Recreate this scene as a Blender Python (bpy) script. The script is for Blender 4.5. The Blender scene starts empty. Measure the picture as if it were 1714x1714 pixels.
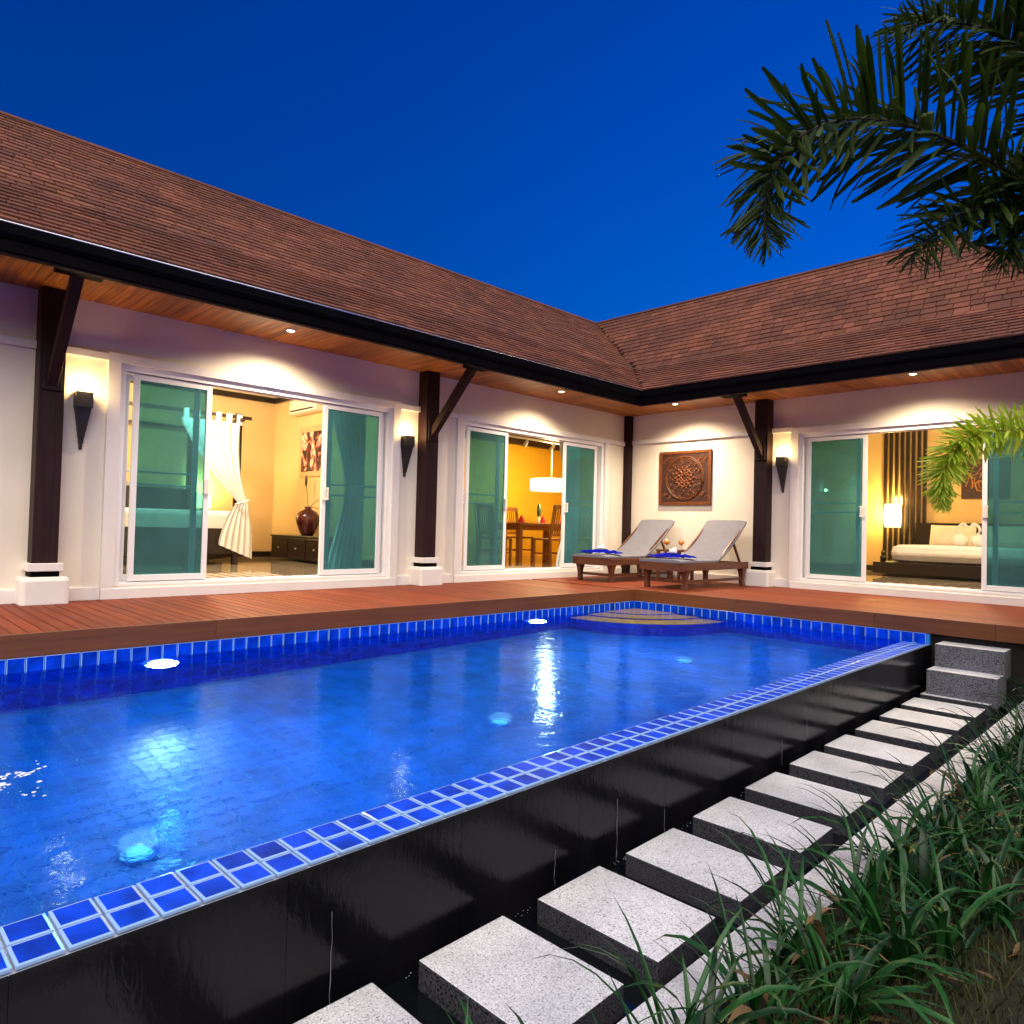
import bpy, bmesh, math, random
from mathutils import Vector, Matrix, noise
from math import radians as RAD, sin, cos, pi, sqrt

R = random.Random(11)
SC = bpy.context.scene
COL = SC.collection

# ---------------------------------------------------------------- camera
CAM = Vector((5.5304, -7.7600, 0.784))
YAW, PITCH, ROLL, FPX = 0.7952, 0.0221, 0.0257, 1169.95 / 1714.0
cam = bpy.data.cameras.new('camera')
camo = bpy.data.objects.new('camera', cam)
COL.objects.link(camo)
cam.sensor_width = 36.0
cam.lens = 36.0 * FPX
cam.clip_start = 0.02
cam.clip_end = 1500
camo.matrix_world = (Matrix.Translation(CAM) @ Matrix.Rotation(YAW, 4, 'Z')
                     @ Matrix.Rotation(pi / 2 + PITCH, 4, 'X') @ Matrix.Rotation(ROLL, 4, 'Z'))
SC.camera = camo

# ---------------------------------------------------------------- dusk sky
SUN_EL, SUN_ROT = RAD(0.3), RAD(4)
w = bpy.data.worlds.new('World')
SC.world = w
w.use_nodes = True
wn, wl = w.node_tree.nodes, w.node_tree.links
sky = wn.new('ShaderNodeTexSky')
sky.sky_type = 'NISHITA'
sky.sun_disc = False
sky.sun_elevation = SUN_EL
sky.sun_rotation = SUN_ROT
sky.ozone_density = 8.0
sky.air_density = 1.5
sky.dust_density = 0.3
hsv = wn.new('ShaderNodeHueSaturation')
hsv.inputs['Saturation'].default_value = 1.12
wl.new(sky.outputs[0], hsv.inputs['Color'])
wl.new(hsv.outputs[0], wn['Background'].inputs[0])
wn['Background'].inputs[1].default_value = 0.31

# broad soft glow of the upper dusk sky
sun = bpy.data.lights.new('sun', 'SUN')
sun.energy = 1.6
sun.angle = RAD(95)
sun.color = (1.0, 0.90, 0.76)
suno = bpy.data.objects.new('sun', sun)
COL.objects.link(suno)
suno.rotation_euler = (RAD(40), 0, RAD(50))
suno.location = (3, -4, 9)

vs = SC.view_settings
vs.view_transform = 'Standard'
vs.look = 'None'
vs.exposure = 1.8
vs.gamma = 1.0
vs.use_curve_mapping = False

cy = SC.cycles
cy.use_denoising = True
cy.denoiser = 'OPENIMAGEDENOISE'
cy.max_bounces = 8
cy.diffuse_bounces = 4
cy.glossy_bounces = 4
cy.transmission_bounces = 6
cy.transparent_max_bounces = 12
cy.caustics_reflective = False
cy.caustics_refractive = True
cy.sample_clamp_indirect = 4.0


def proj(p):
    v = camo.matrix_world.inverted() @ Vector(p)
    if v.z > -0.05:
        return None
    return (0.5 + FPX * v.x / -v.z, 0.5 - FPX * v.y / -v.z)


# ---------------------------------------------------------------- materials
def newmat(name):
    m = bpy.data.materials.new(name)
    m.use_nodes = True
    nt = m.node_tree
    return m, nt, nt.nodes['Principled BSDF']


def N(nt, typ, **kw):
    n = nt.nodes.new(typ)
    for k, v in kw.items():
        if k.startswith('i_'):
            key = k[2:]
            n.inputs[int(key) if key.isdigit() else key].default_value = v
        else:
            setattr(n, k, v)
    return n


def coords(nt, scale=(1, 1, 1), rnd=3.0):
    tc = N(nt, 'ShaderNodeTexCoord')
    mp = N(nt, 'ShaderNodeMapping')
    mp.inputs['Scale'].default_value = scale
    if rnd:
        oi = N(nt, 'ShaderNodeObjectInfo')
        mu = N(nt, 'ShaderNodeMath', operation='MULTIPLY')
        mu.inputs[1].default_value = rnd * 7.3
        nt.links.new(oi.outputs['Random'], mu.inputs[0])
        nt.links.new(mu.outputs[0], mp.inputs['Location'])
    nt.links.new(tc.outputs['Object'], mp.inputs['Vector'])
    return mp.outputs[0]


def ramp(nt, fac, stops):
    r = N(nt, 'ShaderNodeValToRGB')
    e = r.color_ramp.elements
    while len(e) < len(stops):
        e.new(0.5)
    for el, (p, c) in zip(e, stops):
        el.position = p
        el.color = (*c, 1) if len(c) == 3 else c
    nt.links.new(fac, r.inputs[0])
    return r.outputs[0]


def add_bump(nt, bsdf, fac, strength, dist=0.01):
    b = N(nt, 'ShaderNodeBump')
    b.inputs['Strength'].default_value = strength
    b.inputs['Distance'].default_value = dist
    nt.links.new(fac, b.inputs['Height'])
    nt.links.new(b.outputs[0], bsdf.inputs['Normal'])


def pm(name, color, rough=0.6, var=0.12, scale=6.0, bump=0.0, bscale=60.0, metal=0.0, spec=0.5, rand=0.0, coat=0.0):
    """painted / plain surface: noise-varied colour, optional relief"""
    m, nt, b = newmat(name)
    v = coords(nt)
    n = N(nt, 'ShaderNodeTexNoise', i_Scale=scale, i_Detail=5.0)
    nt.links.new(v, n.inputs['Vector'])
    lo = tuple(max(0, c * (1 - var)) for c in color)
    hi = tuple(min(1, c * (1 + var)) for c in color)
    c = ramp(nt, n.outputs['Fac'], [(0.3, lo), (0.7, hi)])
    if rand:
        oi = N(nt, 'ShaderNodeObjectInfo')
        mr = N(nt, 'ShaderNodeMapRange')
        mr.inputs['To Min'].default_value = 1 - rand
        mr.inputs['To Max'].default_value = 1 + rand
        nt.links.new(oi.outputs['Random'], mr.inputs['Value'])
        mx = N(nt, 'ShaderNodeMix', data_type='RGBA', blend_type='MULTIPLY')
        mx.inputs[0].default_value = 1
        nt.links.new(c, mx.inputs[6])
        nt.links.new(mr.outputs[0], mx.inputs[7])
        c = mx.outputs[2]
    nt.links.new(c, b.inputs['Base Color'])
    b.inputs['Roughness'].default_value = rough
    b.inputs['Metallic'].default_value = metal
    b.inputs['Specular IOR Level'].default_value = spec
    b.inputs['Coat Weight'].default_value = coat
    if bump:
        n2 = N(nt, 'ShaderNodeTexNoise', i_Scale=bscale, i_Detail=4.0)
        nt.links.new(v, n2.inputs['Vector'])
        add_bump(nt, b, n2.outputs['Fac'], bump)
    return m


def wood(name, c1, c2, axis=0, rough=0.45, rand=0.25, freq=1.0, bump=0.15, coat=0.0):
    m, nt, b = newmat(name)
    s = [34 * freq] * 3
    s[axis] = 1.6 * freq
    v = coords(nt, tuple(s))
    n = N(nt, 'ShaderNodeTexNoise', i_Scale=1.0, i_Detail=7.0, i_Roughness=0.6)
    nt.links.new(v, n.inputs['Vector'])
    c = ramp(nt, n.outputs['Fac'], [(0.28, c1), (0.72, c2)])
    v2 = coords(nt, (2.2, 2.2, 2.2))
    n3 = N(nt, 'ShaderNodeTexNoise', i_Scale=1.0, i_Detail=3.0)
    nt.links.new(v2, n3.inputs['Vector'])
    oi = N(nt, 'ShaderNodeObjectInfo')
    ad = N(nt, 'ShaderNodeMath', operation='ADD')
    nt.links.new(oi.outputs['Random'], ad.inputs[0])
    nt.links.new(n3.outputs['Fac'], ad.inputs[1])
    mr = N(nt, 'ShaderNodeMapRange')
    mr.inputs['From Min'].default_value = 0.2
    mr.inputs['From Max'].default_value = 1.8
    mr.inputs['To Min'].default_value = 1 - rand
    mr.inputs['To Max'].default_value = 1 + rand
    nt.links.new(ad.outputs[0], mr.inputs['Value'])
    mx = N(nt, 'ShaderNodeMix', data_type='RGBA', blend_type='MULTIPLY')
    mx.inputs[0].default_value = 1
    nt.links.new(c, mx.inputs[6])
    nt.links.new(mr.outputs[0], mx.inputs[7])
    nt.links.new(mx.outputs[2], b.inputs['Base Color'])
    b.inputs['Roughness'].default_value = rough
    b.inputs['Coat Weight'].default_value = coat
    add_bump(nt, b, n.outputs['Fac'], bump, 0.004)
    return m


def granite(name, light, dark, rough=0.55, density=0.43):
    m, nt, b = newmat(name)
    v = coords(nt)
    n1 = N(nt, 'ShaderNodeTexVoronoi', i_Scale=210.0)
    n1.feature = 'F1'
    nt.links.new(v, n1.inputs['Vector'])
    n2 = N(nt, 'ShaderNodeTexNoise', i_Scale=150.0, i_Detail=3.0)
    nt.links.new(v, n2.inputs['Vector'])
    mid = tuple(0.5 * a + 0.5 * d for a, d in zip(light, dark))
    c1 = ramp(nt, n2.outputs['Fac'], [(density - 0.09, dark), (density - 0.02, mid), (density + 0.06, light)])
    bw = N(nt, 'ShaderNodeSeparateColor')
    nt.links.new(n1.outputs['Color'], bw.inputs[0])
    mr = N(nt, 'ShaderNodeMapRange')
    mr.inputs['To Min'].default_value = 0.72
    mr.inputs['To Max'].default_value = 1.12
    nt.links.new(bw.outputs[0], mr.inputs['Value'])
    n4 = N(nt, 'ShaderNodeTexNoise', i_Scale=3.0, i_Detail=4.0)
    nt.links.new(v, n4.inputs['Vector'])
    mr2 = N(nt, 'ShaderNodeMapRange')
    mr2.inputs['From Min'].default_value = 0.3
    mr2.inputs['From Max'].default_value = 0.7
    mr2.inputs['To Min'].default_value = 0.74
    mr2.inputs['To Max'].default_value = 1.08
    nt.links.new(n4.outputs['Fac'], mr2.inputs['Value'])
    mm = N(nt, 'ShaderNodeMath', operation='MULTIPLY')
    nt.links.new(mr.outputs[0], mm.inputs[0])
    nt.links.new(mr2.outputs[0], mm.inputs[1])
    mx = N(nt, 'ShaderNodeMix', data_type='RGBA', blend_type='MULTIPLY')
    mx.inputs[0].default_value = 1
    nt.links.new(c1, mx.inputs[6])
    nt.links.new(mm.outputs[0], mx.inputs[7])
    nt.links.new(mx.outputs[2], b.inputs['Base Color'])
    b.inputs['Roughness'].default_value = rough
    add_bump(nt, b, n2.outputs['Fac'], 0.25, 0.002)
    return m


def emit(name, color, strength):
    m, nt, b = newmat(name)
    b.inputs['Base Color'].default_value = (*color, 1)
    b.inputs['Emission Color'].default_value = (*color, 1)
    b.inputs['Emission Strength'].default_value = strength
    return m


def glass_pane(name, tint, refl=0.12, refl_haze=0.0, refl_hazecol=(0.5, 0.8, 0.75)):
    m, nt, b = newmat(name)
    nt.nodes.remove(b)
    out = nt.nodes['Material Output']
    tr = N(nt, 'ShaderNodeBsdfTransparent')
    tr.inputs[0].default_value = (*tint, 1)
    gl = N(nt, 'ShaderNodeBsdfGlossy')
    gl.inputs['Color'].default_value = (0.75, 1.0, 0.97, 1)
    gl.inputs['Roughness'].default_value = 0.0
    fr = N(nt, 'ShaderNodeFresnel')
    fr.inputs[0].default_value = 1.5
    ad = N(nt, 'ShaderNodeMath', operation='ADD', use_clamp=True)
    nt.links.new(fr.outputs[0], ad.inputs[0])
    ad.inputs[1].default_value = refl
    ge = N(nt, 'ShaderNodeNewGeometry')
    fb = N(nt, 'ShaderNodeMath', operation='SUBTRACT')
    fb.inputs[0].default_value = 1.0
    nt.links.new(ge.outputs['Backfacing'], fb.inputs[1])
    mb = N(nt, 'ShaderNodeMath', operation='MULTIPLY')
    nt.links.new(ad.outputs[0], mb.inputs[0])
    nt.links.new(fb.outputs[0], mb.inputs[1])
    mx = N(nt, 'ShaderNodeMixShader')
    nt.links.new(mb.outputs[0], mx.inputs[0])
    nt.links.new(tr.outputs[0], mx.inputs[1])
    nt.links.new(gl.outputs[0], mx.inputs[2])
    if refl_haze:                        # milky diffuse haze, painted in place of pale reflections
        df = N(nt, 'ShaderNodeBsdfDiffuse')
        df.inputs[0].default_value = (*refl_hazecol, 1)
        nz = N(nt, 'ShaderNodeTexNoise', i_Scale=3.0, i_Detail=5.0)
        nt.links.new(coords(nt, (1, 1, 0.5), 0), nz.inputs['Vector'])
        mr = N(nt, 'ShaderNodeMapRange')
        mr.inputs['To Min'].default_value = refl_haze * 0.5
        mr.inputs['To Max'].default_value = refl_haze * 1.5
        nt.links.new(nz.outputs['Fac'], mr.inputs['Value'])
        m2 = N(nt, 'ShaderNodeMixShader')
        nt.links.new(mr.outputs[0], m2.inputs[0])
        nt.links.new(mx.outputs[0], m2.inputs[1])
        nt.links.new(df.outputs[0], m2.inputs[2])
        mx = m2
    nt.links.new(mx.outputs[0], out.inputs[0])
    return m


def water_mat(name, tint, rough=0.05, bump=0.12):
    m, nt, b = newmat(name)
    nt.nodes.remove(b)
    out = nt.nodes['Material Output']
    v = coords(nt, (1.0, 1.0, 1.0), 0)
    n1 = N(nt, 'ShaderNodeTexNoise', i_Scale=5.0, i_Detail=4.0, i_Roughness=0.55, i_Distortion=0.6)
    n2 = N(nt, 'ShaderNodeTexNoise', i_Scale=24.0, i_Detail=2.0)
    nt.links.new(v, n1.inputs['Vector'])
    nt.links.new(v, n2.inputs['Vector'])
    mu = N(nt, 'ShaderNodeMath', operation='MULTIPLY_ADD')
    mu.inputs[1].default_value = 0.22
    nt.links.new(n2.outputs['Fac'], mu.inputs[0])
    nt.links.new(n1.outputs['Fac'], mu.inputs[2])
    bp = N(nt, 'ShaderNodeBump')
    bp.inputs['Strength'].default_value = bump
    bp.inputs['Distance'].default_value = 0.05
    nt.links.new(mu.outputs[0], bp.inputs['Height'])
    rf = N(nt, 'ShaderNodeBsdfRefraction')
    rf.inputs['Color'].default_value = (*tint, 1)
    rf.inputs['Roughness'].default_value = rough
    rf.inputs['IOR'].default_value = 1.33
    gl = N(nt, 'ShaderNodeBsdfGlossy')
    gl.inputs['Roughness'].default_value = rough * 1.3
    gl.inputs['Color'].default_value = (0.24, 0.50, 1.0, 1)
    fr = N(nt, 'ShaderNodeFresnel')
    fr.inputs[0].default_value = 1.135
    for s in (rf, gl, fr):
        nt.links.new(bp.outputs[0], s.inputs['Normal'])
    mx = N(nt, 'ShaderNodeMixShader')
    nt.links.new(fr.outputs[0], mx.inputs[0])
    nt.links.new(rf.outputs[0], mx.inputs[1])
    nt.links.new(gl.outputs[0], mx.inputs[2])
    nt.links.new(mx.outputs[0], out.inputs[0])
    return m


def shingle_mat():
    m, nt, b = newmat('asphalt_shingle')
    tc = N(nt, 'ShaderNodeTexCoord')
    oi = N(nt, 'ShaderNodeObjectInfo')
    ge = N(nt, 'ShaderNodeNewGeometry')
    ad = N(nt, 'ShaderNodeMath', operation='ADD')
    nt.links.new(oi.outputs['Random'], ad.inputs[0])
    nt.links.new(ge.outputs['Random Per Island'], ad.inputs[1])
    fr = N(nt, 'ShaderNodeMath', operation='FRACT')
    nt.links.new(ad.outputs[0], fr.inputs[0])
    c = ramp(nt, fr.outputs[0], [(0.0, (0.090, 0.026, 0.012)), (0.35, (0.116, 0.034, 0.016)),
                                 (0.8, (0.136, 0.041, 0.019)), (1.0, (0.172, 0.055, 0.027))])
    n = N(nt, 'ShaderNodeTexNoise', i_Scale=1.3, i_Detail=4.0)
    nt.links.new(tc.outputs['Object'], n.inputs['Vector'])
    n2 = N(nt, 'ShaderNodeTexNoise', i_Scale=120.0, i_Detail=2.0)
    nt.links.new(tc.outputs['Object'], n2.inputs['Vector'])
    mr = N(nt, 'ShaderNodeMapRange')
    mr.inputs['From Min'].default_value = 0.3
    mr.inputs['From Max'].default_value = 0.7
    mr.inputs['To Min'].default_value = 0.72
    mr.inputs['To Max'].default_value = 1.28
    nt.links.new(n.outputs['Fac'], mr.inputs['Value'])
    mr2 = N(nt, 'ShaderNodeMapRange')
    mr2.inputs['To Min'].default_value = 0.6
    mr2.inputs['To Max'].default_value = 1.4
    nt.links.new(n2.outputs['Fac'], mr2.inputs['Value'])
    mm = N(nt, 'ShaderNodeMath', operation='MULTIPLY')
    nt.links.new(mr.outputs[0], mm.inputs[0])
    nt.links.new(mr2.outputs[0], mm.inputs[1])
    mx = N(nt, 'ShaderNodeMix', data_type='RGBA', blend_type='MULTIPLY')
    mx.inputs[0].default_value = 1
    nt.links.new(c, mx.inputs[6])
    nt.links.new(mm.outputs[0], mx.inputs[7])
    nt.links.new(mx.outputs[2], b.inputs['Base Color'])
    b.inputs['Roughness'].default_value = 0.85
    add_bump(nt, b, n2.outputs['Fac'], 0.3, 0.004)
    return m


def leaf_mat(name, c1, c2, rough=0.45, trans=0.15):
    m, nt, b = newmat(name)
    oi = N(nt, 'ShaderNodeObjectInfo')
    ge = N(nt, 'ShaderNodeNewGeometry')
    ad = N(nt, 'ShaderNodeMath', operation='ADD')
    nt.links.new(oi.outputs['Random'], ad.inputs[0])
    nt.links.new(ge.outputs['Random Per Island'], ad.inputs[1])
    fr = N(nt, 'ShaderNodeMath', operation='FRACT')
    nt.links.new(ad.outputs[0], fr.inputs[0])
    tc = N(nt, 'ShaderNodeTexCoord')
    n = N(nt, 'ShaderNodeTexNoise', i_Scale=14.0, i_Detail=3.0)
    nt.links.new(tc.outputs['Object'], n.inputs['Vector'])
    a2 = N(nt, 'ShaderNodeMath', operation='MULTIPLY_ADD')
    a2.inputs[1].default_value = 0.45
    nt.links.new(n.outputs['Fac'], a2.inputs[0])
    m3 = N(nt, 'ShaderNodeMath', operation='MULTIPLY')
    m3.inputs[1].default_value = 0.7
    nt.links.new(fr.outputs[0], m3.inputs[0])
    nt.links.new(m3.outputs[0], a2.inputs[2])
    c = ramp(nt, a2.outputs[0], [(0.15, c1), (0.95, c2)])
    nt.links.new(c, b.inputs['Base Color'])
    b.inputs['Roughness'].default_value = rough
    b.inputs['Specular IOR Level'].default_value = 0.4
    tl = N(nt, 'ShaderNodeBsdfTranslucent')
    nt.links.new(c, tl.inputs[0])
    mx = N(nt, 'ShaderNodeMixShader')
    mx.inputs[0].default_value = trans
    nt.links.new(b.outputs[0], mx.inputs[1])
    nt.links.new(tl.outputs[0], mx.inputs[2])
    nt.links.new(mx.outputs[0], nt.nodes['Material Output'].inputs[0])
    return m


def wet_black():
    m, nt, b = newmat('wet_black_granite')
    v = coords(nt, (1, 1, 0.35), 0)
    n = N(nt, 'ShaderNodeTexNoise', i_Scale=26.0, i_Detail=4.0, i_Roughness=0.6, i_Distortion=1.2)
    nt.links.new(v, n.inputs['Vector'])
    n2 = N(nt, 'ShaderNodeTexNoise', i_Scale=2.2, i_Detail=3.0)
    nt.links.new(v, n2.inputs['Vector'])
    c = ramp(nt, n2.outputs['Fac'], [(0.3, (0.003, 0.003, 0.004)), (0.7, (0.008, 0.0075, 0.010))])
    nt.links.new(c, b.inputs['Base Color'])
    r = ramp(nt, n2.outputs['Fac'], [(0.35, (0.11,) * 3), (0.65, (0.22,) * 3)])
    nt.links.new(r, b.inputs['Roughness'])
    b.inputs['Specular IOR Level'].default_value = 0.22
    add_bump(nt, b, n.outputs['Fac'], 0.17, 0.008)
    return m


def painting_mat():
    m, nt, b = newmat('flower_painting')
    v = coords(nt, (1, 1, 1), 0)
    n = N(nt, 'ShaderNodeTexNoise', i_Scale=4.2, i_Detail=3.0, i_Distortion=1.6)
    nt.links.new(v, n.inputs['Vector'])
    c = ramp(nt, n.outputs['Fac'], [(0.40, (0.012, 0.006, 0.008)), (0.47, (0.16, 0.008, 0.015)),
                                    (0.53, (0.7, 0.32, 0.24)), (0.60, (0.85, 0.72, 0.6))])
    nt.links.new(c, b.inputs['Base Color'])
    b.inputs['Roughness'].default_value = 0.5
    return m


M = {}
M['plaster'] = pm('cream_plaster', (0.81, 0.75, 0.64), 0.8, 0.06, 1.3, 0.1, 90)
M['trim'] = pm('white_plaster_trim', (0.76, 0.735, 0.715), 0.7, 0.04, 4, 0.05, 80)
M['alu'] = pm('white_aluminium', (0.82, 0.83, 0.85), 0.3, 0.02, 3)
M['timber'] = wood('dark_stained_timber', (0.011, 0.0035, 0.005), (0.028, 0.010, 0.012), 2, 0.55, 0.2)
M['timber'].node_tree.nodes['Principled BSDF'].inputs['Specular IOR Level'].default_value = 0.2
M['fascia'] = pm('near_black_fascia', (0.0025, 0.002, 0.003), 0.6, 0.2, 5, spec=0.03)
M['beam'] = pm('dark_purple_brown_paint', (0.008, 0.0035, 0.006), 0.6, 0.2, 5, spec=0.05)
M['gutter'] = pm('black_gutter_metal', (0.0025, 0.0025, 0.004), 0.6, 0.2, 5, spec=0.03)
M['lip'] = pm('pale_gutter_lip', (0.55, 0.58, 0.68), 0.25, 0.05, 5, metal=0.7)
M['soffit'] = wood('varnished_soffit_timber', (0.13, 0.032, 0.002), (0.55, 0.195, 0.018), 0, 0.45, 0.4, 0.9)
M['soffit_y'] = wood('varnished_soffit_timber_across', (0.13, 0.032, 0.002), (0.55, 0.195, 0.018), 1, 0.45, 0.4, 0.9)
M['board'] = wood('red_brown_decking', (0.11, 0.016, 0.004), (0.25, 0.048, 0.014), 0, 0.6, 0.28, 1.0, 0.2)
M['board'].node_tree.nodes['Principled BSDF'].inputs['Specular IOR Level'].default_value = 0.22
M['fboard'] = wood('brown_deck_fascia', (0.115, 0.032, 0.006), (0.20, 0.062, 0.013), 1, 0.5, 0.12, 0.8)
M['fboard_x'] = wood('brown_deck_fascia_across', (0.115, 0.032, 0.006), (0.20, 0.062, 0.013), 0, 0.5, 0.12, 0.8)
M['void'] = pm('dark_underside', (0.012, 0.010, 0.009), 0.9)
M['shingle'] = shingle_mat()
M['underlay'] = pm('black_roof_underlay', (0.012, 0.006, 0.005), 0.9)
M['tile'] = pm('cobalt_glazed_tile', (0.002, 0.052, 0.62), 0.45, 0.4, 9, spec=0.03, rand=0.18)
M['rim'] = pm('pale_tile_edge_glaze', (0.30, 0.50, 0.85), 0.15, 0.08, 20)
M['grout'] = pm('pale_grout', (0.55, 0.60, 0.68), 0.8, 0.1, 20)
M['ptile'] = pm('blue_pool_tile', (0.001, 0.135, 0.72), 0.3, 0.25, 5)
M['pgrout'] = pm('blue_grey_pool_grout', (0.02, 0.27, 0.80), 0.7, 0.1, 9)
M['wblack'] = wet_black()
M['nosing'] = pm('tan_pool_step_stone', (0.80, 0.42, 0.13), 0.5, 0.15, 12)
M['riser'] = pm('dark_pool_step_riser', (0.02, 0.03, 0.10), 0.4, 0.2, 12)
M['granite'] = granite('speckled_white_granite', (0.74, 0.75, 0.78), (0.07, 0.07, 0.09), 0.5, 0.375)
M['granite_side'] = granite('shaded_grey_granite_side', (0.20, 0.20, 0.235), (0.015, 0.015, 0.018), 0.7, 0.47)  # same stone as the tops, shade on the risers put into the colour
M['shadeside'] = granite('shaded_wet_granite_side', (0.085, 0.085, 0.10), (0.006, 0.006, 0.008), 0.4, 0.48)  # wet stone, with the shade of the side faces put into its colour
M['water'] = water_mat('pool_water', (0.78, 0.94, 1.0), 0.07, 0.085)
M['glass'] = glass_pane('teal_tinted_glass', (0.25, 0.55, 0.62), 0.12, 0.11, (0.34, 0.78, 0.74))
M['sconce'] = pm('black_carved_wood', (0.016, 0.013, 0.014), 0.55, 0.3, 20, 0.2, 40)
M['cushion'] = pm('grey_canvas', (0.165, 0.165, 0.20), 0.85, 0.06, 9, 0.15, 260)
M['teak'] = wood('dark_red_teak', (0.065, 0.020, 0.010), (0.15, 0.05, 0.022), 1, 0.4, 0.2)
M['towel'] = pm('royal_blue_cotton', (0.001, 0.004, 0.26), 0.9, 0.2, 14, 0.3, 160, spec=0.05)
M['white'] = pm('white_cotton', (0.82, 0.80, 0.79), 0.85, 0.04, 7, 0.15, 40)
M['chrome'] = pm('brushed_steel', (0.5, 0.5, 0.52), 0.3, 0.05, 9, metal=0.9)
M['orange'] = pm('orange_cocktail', (0.90, 0.26, 0.03), 0.2, 0.1, 20)
M['clear'] = glass_pane('clear_glass', (0.93, 0.95, 0.95), 0.02)
M['goldcarve'] = pm('gilded_carved_teak', (0.135, 0.036, 0.005), 0.45, 0.4, 25, 0.4, 60)
M['gold'] = pm('golden_carving', (0.42, 0.16, 0.03), 0.4, 0.3, 20)
M['carvebase'] = pm('dark_carved_teak', (0.042, 0.012, 0.004), 0.55, 0.4, 25, 0.5, 50)
M['floor'] = pm('polished_floor_tile', (0.34, 0.29, 0.23), 0.06, 0.08, 3)
M['wall1'] = pm('warm_cream_wall', (0.72, 0.53, 0.27), 0.8, 0.04, 3)
M['wall2'] = pm('mustard_yellow_wall', (0.78, 0.43, 0.02), 0.8, 0.05, 3)
M['wall3'] = pm('ochre_wall', (0.66, 0.44, 0.17), 0.8, 0.05, 3)
M['ceil'] = pm('pale_ceiling', (0.72, 0.66, 0.56), 0.8, 0.03, 3)
M['dark'] = wood('espresso_furniture', (0.010, 0.006, 0.005), (0.026, 0.014, 0.010), 0, 0.3, 0.2)
M['chair'] = wood('honey_brown_dining_wood', (0.17, 0.055, 0.013), (0.36, 0.14, 0.04), 2, 0.35, 0.2)
M['drape'] = pm('white_voile', (0.82, 0.83, 0.86), 0.9, 0.03, 5)
M['shade'] = emit('lit_drum_shade', (1.0, 0.84, 0.56), 0.6)
M['shade2'] = emit('lit_paper_shade', (1.0, 0.70, 0.24), 2.6)
M['bulb'] = emit('lit_bulb', (1.0, 0.80, 0.50), 26)
M['poollamp'] = emit('lit_pool_lamp', (0.80, 0.95, 1.0), 16)
M['floorlamp'] = emit('lit_floor_lamp', (0.03, 0.55, 0.9), 0.05)
M['trickle'] = pm('grey_running_water', (0.30, 0.33, 0.37), 0.2)
M['foam'] = pm('white_foam', (0.85, 0.92, 0.98), 0.4, 0.1, 20)
M['painting'] = painting_mat()
M['cream'] = pm('cream_frame', (0.58, 0.42, 0.22), 0.6)
M['plastic'] = pm('white_plastic', (0.76, 0.73, 0.68), 0.4, 0.03)
M['vase'] = pm('oxblood_glaze', (0.050, 0.008, 0.010), 0.12, 0.4, 12)
M['red'] = pm('red_napkin', (0.55, 0.02, 0.015), 0.8)
M['green'] = pm('dark_leaf', (0.02, 0.05, 0.015), 0.5)
M['pillow'] = pm('ivory_pillow', (0.80, 0.70, 0.55), 0.85, 0.05, 8, 0.1, 50)
M['mat1'] = pm('pale_mat_stripe', (0.46, 0.40, 0.32), 0.95, 0.1, 30, 0.4, 200)
M['mat2'] = pm('brown_mat_stripe', (0.20, 0.11, 0.06), 0.95, 0.1, 30, 0.4, 200)
M['soil'] = pm('damp_soil', (0.030, 0.020, 0.012), 0.95, 0.5, 9, 0.6, 40)
M['lawn'] = pm('lawn_turf', (0.014, 0.017, 0.004), 0.95, 0.55, 7, 0.8, 60)
M['grass'] = leaf_mat('grass_blade', (0.008, 0.022, 0.003), (0.075, 0.068, 0.014), 0.7)
M['strap'] = leaf_mat('strap_leaf', (0.002, 0.020, 0.003), (0.021, 0.105, 0.019), 0.36, 0.1)
M['dry'] = leaf_mat('dry_leaf', (0.10, 0.055, 0.02), (0.22, 0.14, 0.06), 0.7, 0.1)
M['strapy'] = leaf_mat('yellowing_strap_leaf', (0.30, 0.30, 0.02), (0.42, 0.34, 0.03), 0.4, 0.2)
M['palm'] = leaf_mat('palm_leaflet', (0.009, 0.030, 0.003), (0.044, 0.080, 0.009), 0.6, 0.3)
M['palmlit'] = leaf_mat('lit_palm_leaflet', (0.24, 0.42, 0.015), (0.70, 0.78, 0.08), 0.38, 0.42)  # light falling on the frond is put into its leaflet colour
M['rachis'] = pm('brown_green_rachis', (0.012, 0.009, 0.005), 0.6, 0.3, 12)
M['rachisy'] = pm('yellow_green_rachis', (0.30, 0.24, 0.05), 0.5, 0.2, 12)
M['bark'] = pm('grey_palm_bark', (0.12, 0.10, 0.085), 0.9, 0.3, 8, 0.5, 20)
M['gwall'] = pm('grey_garden_wall', (0.30, 0.33, 0.28), 0.85, 0.2, 2, 0.3, 30)
M['hedge'] = leaf_mat('hedge_leaf', (0.022, 0.065, 0.014), (0.06, 0.13, 0.03), 0.5, 0.1)
M['rubber'] = pm('black_rubber', (0.01, 0.01, 0.01), 0.7)


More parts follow.
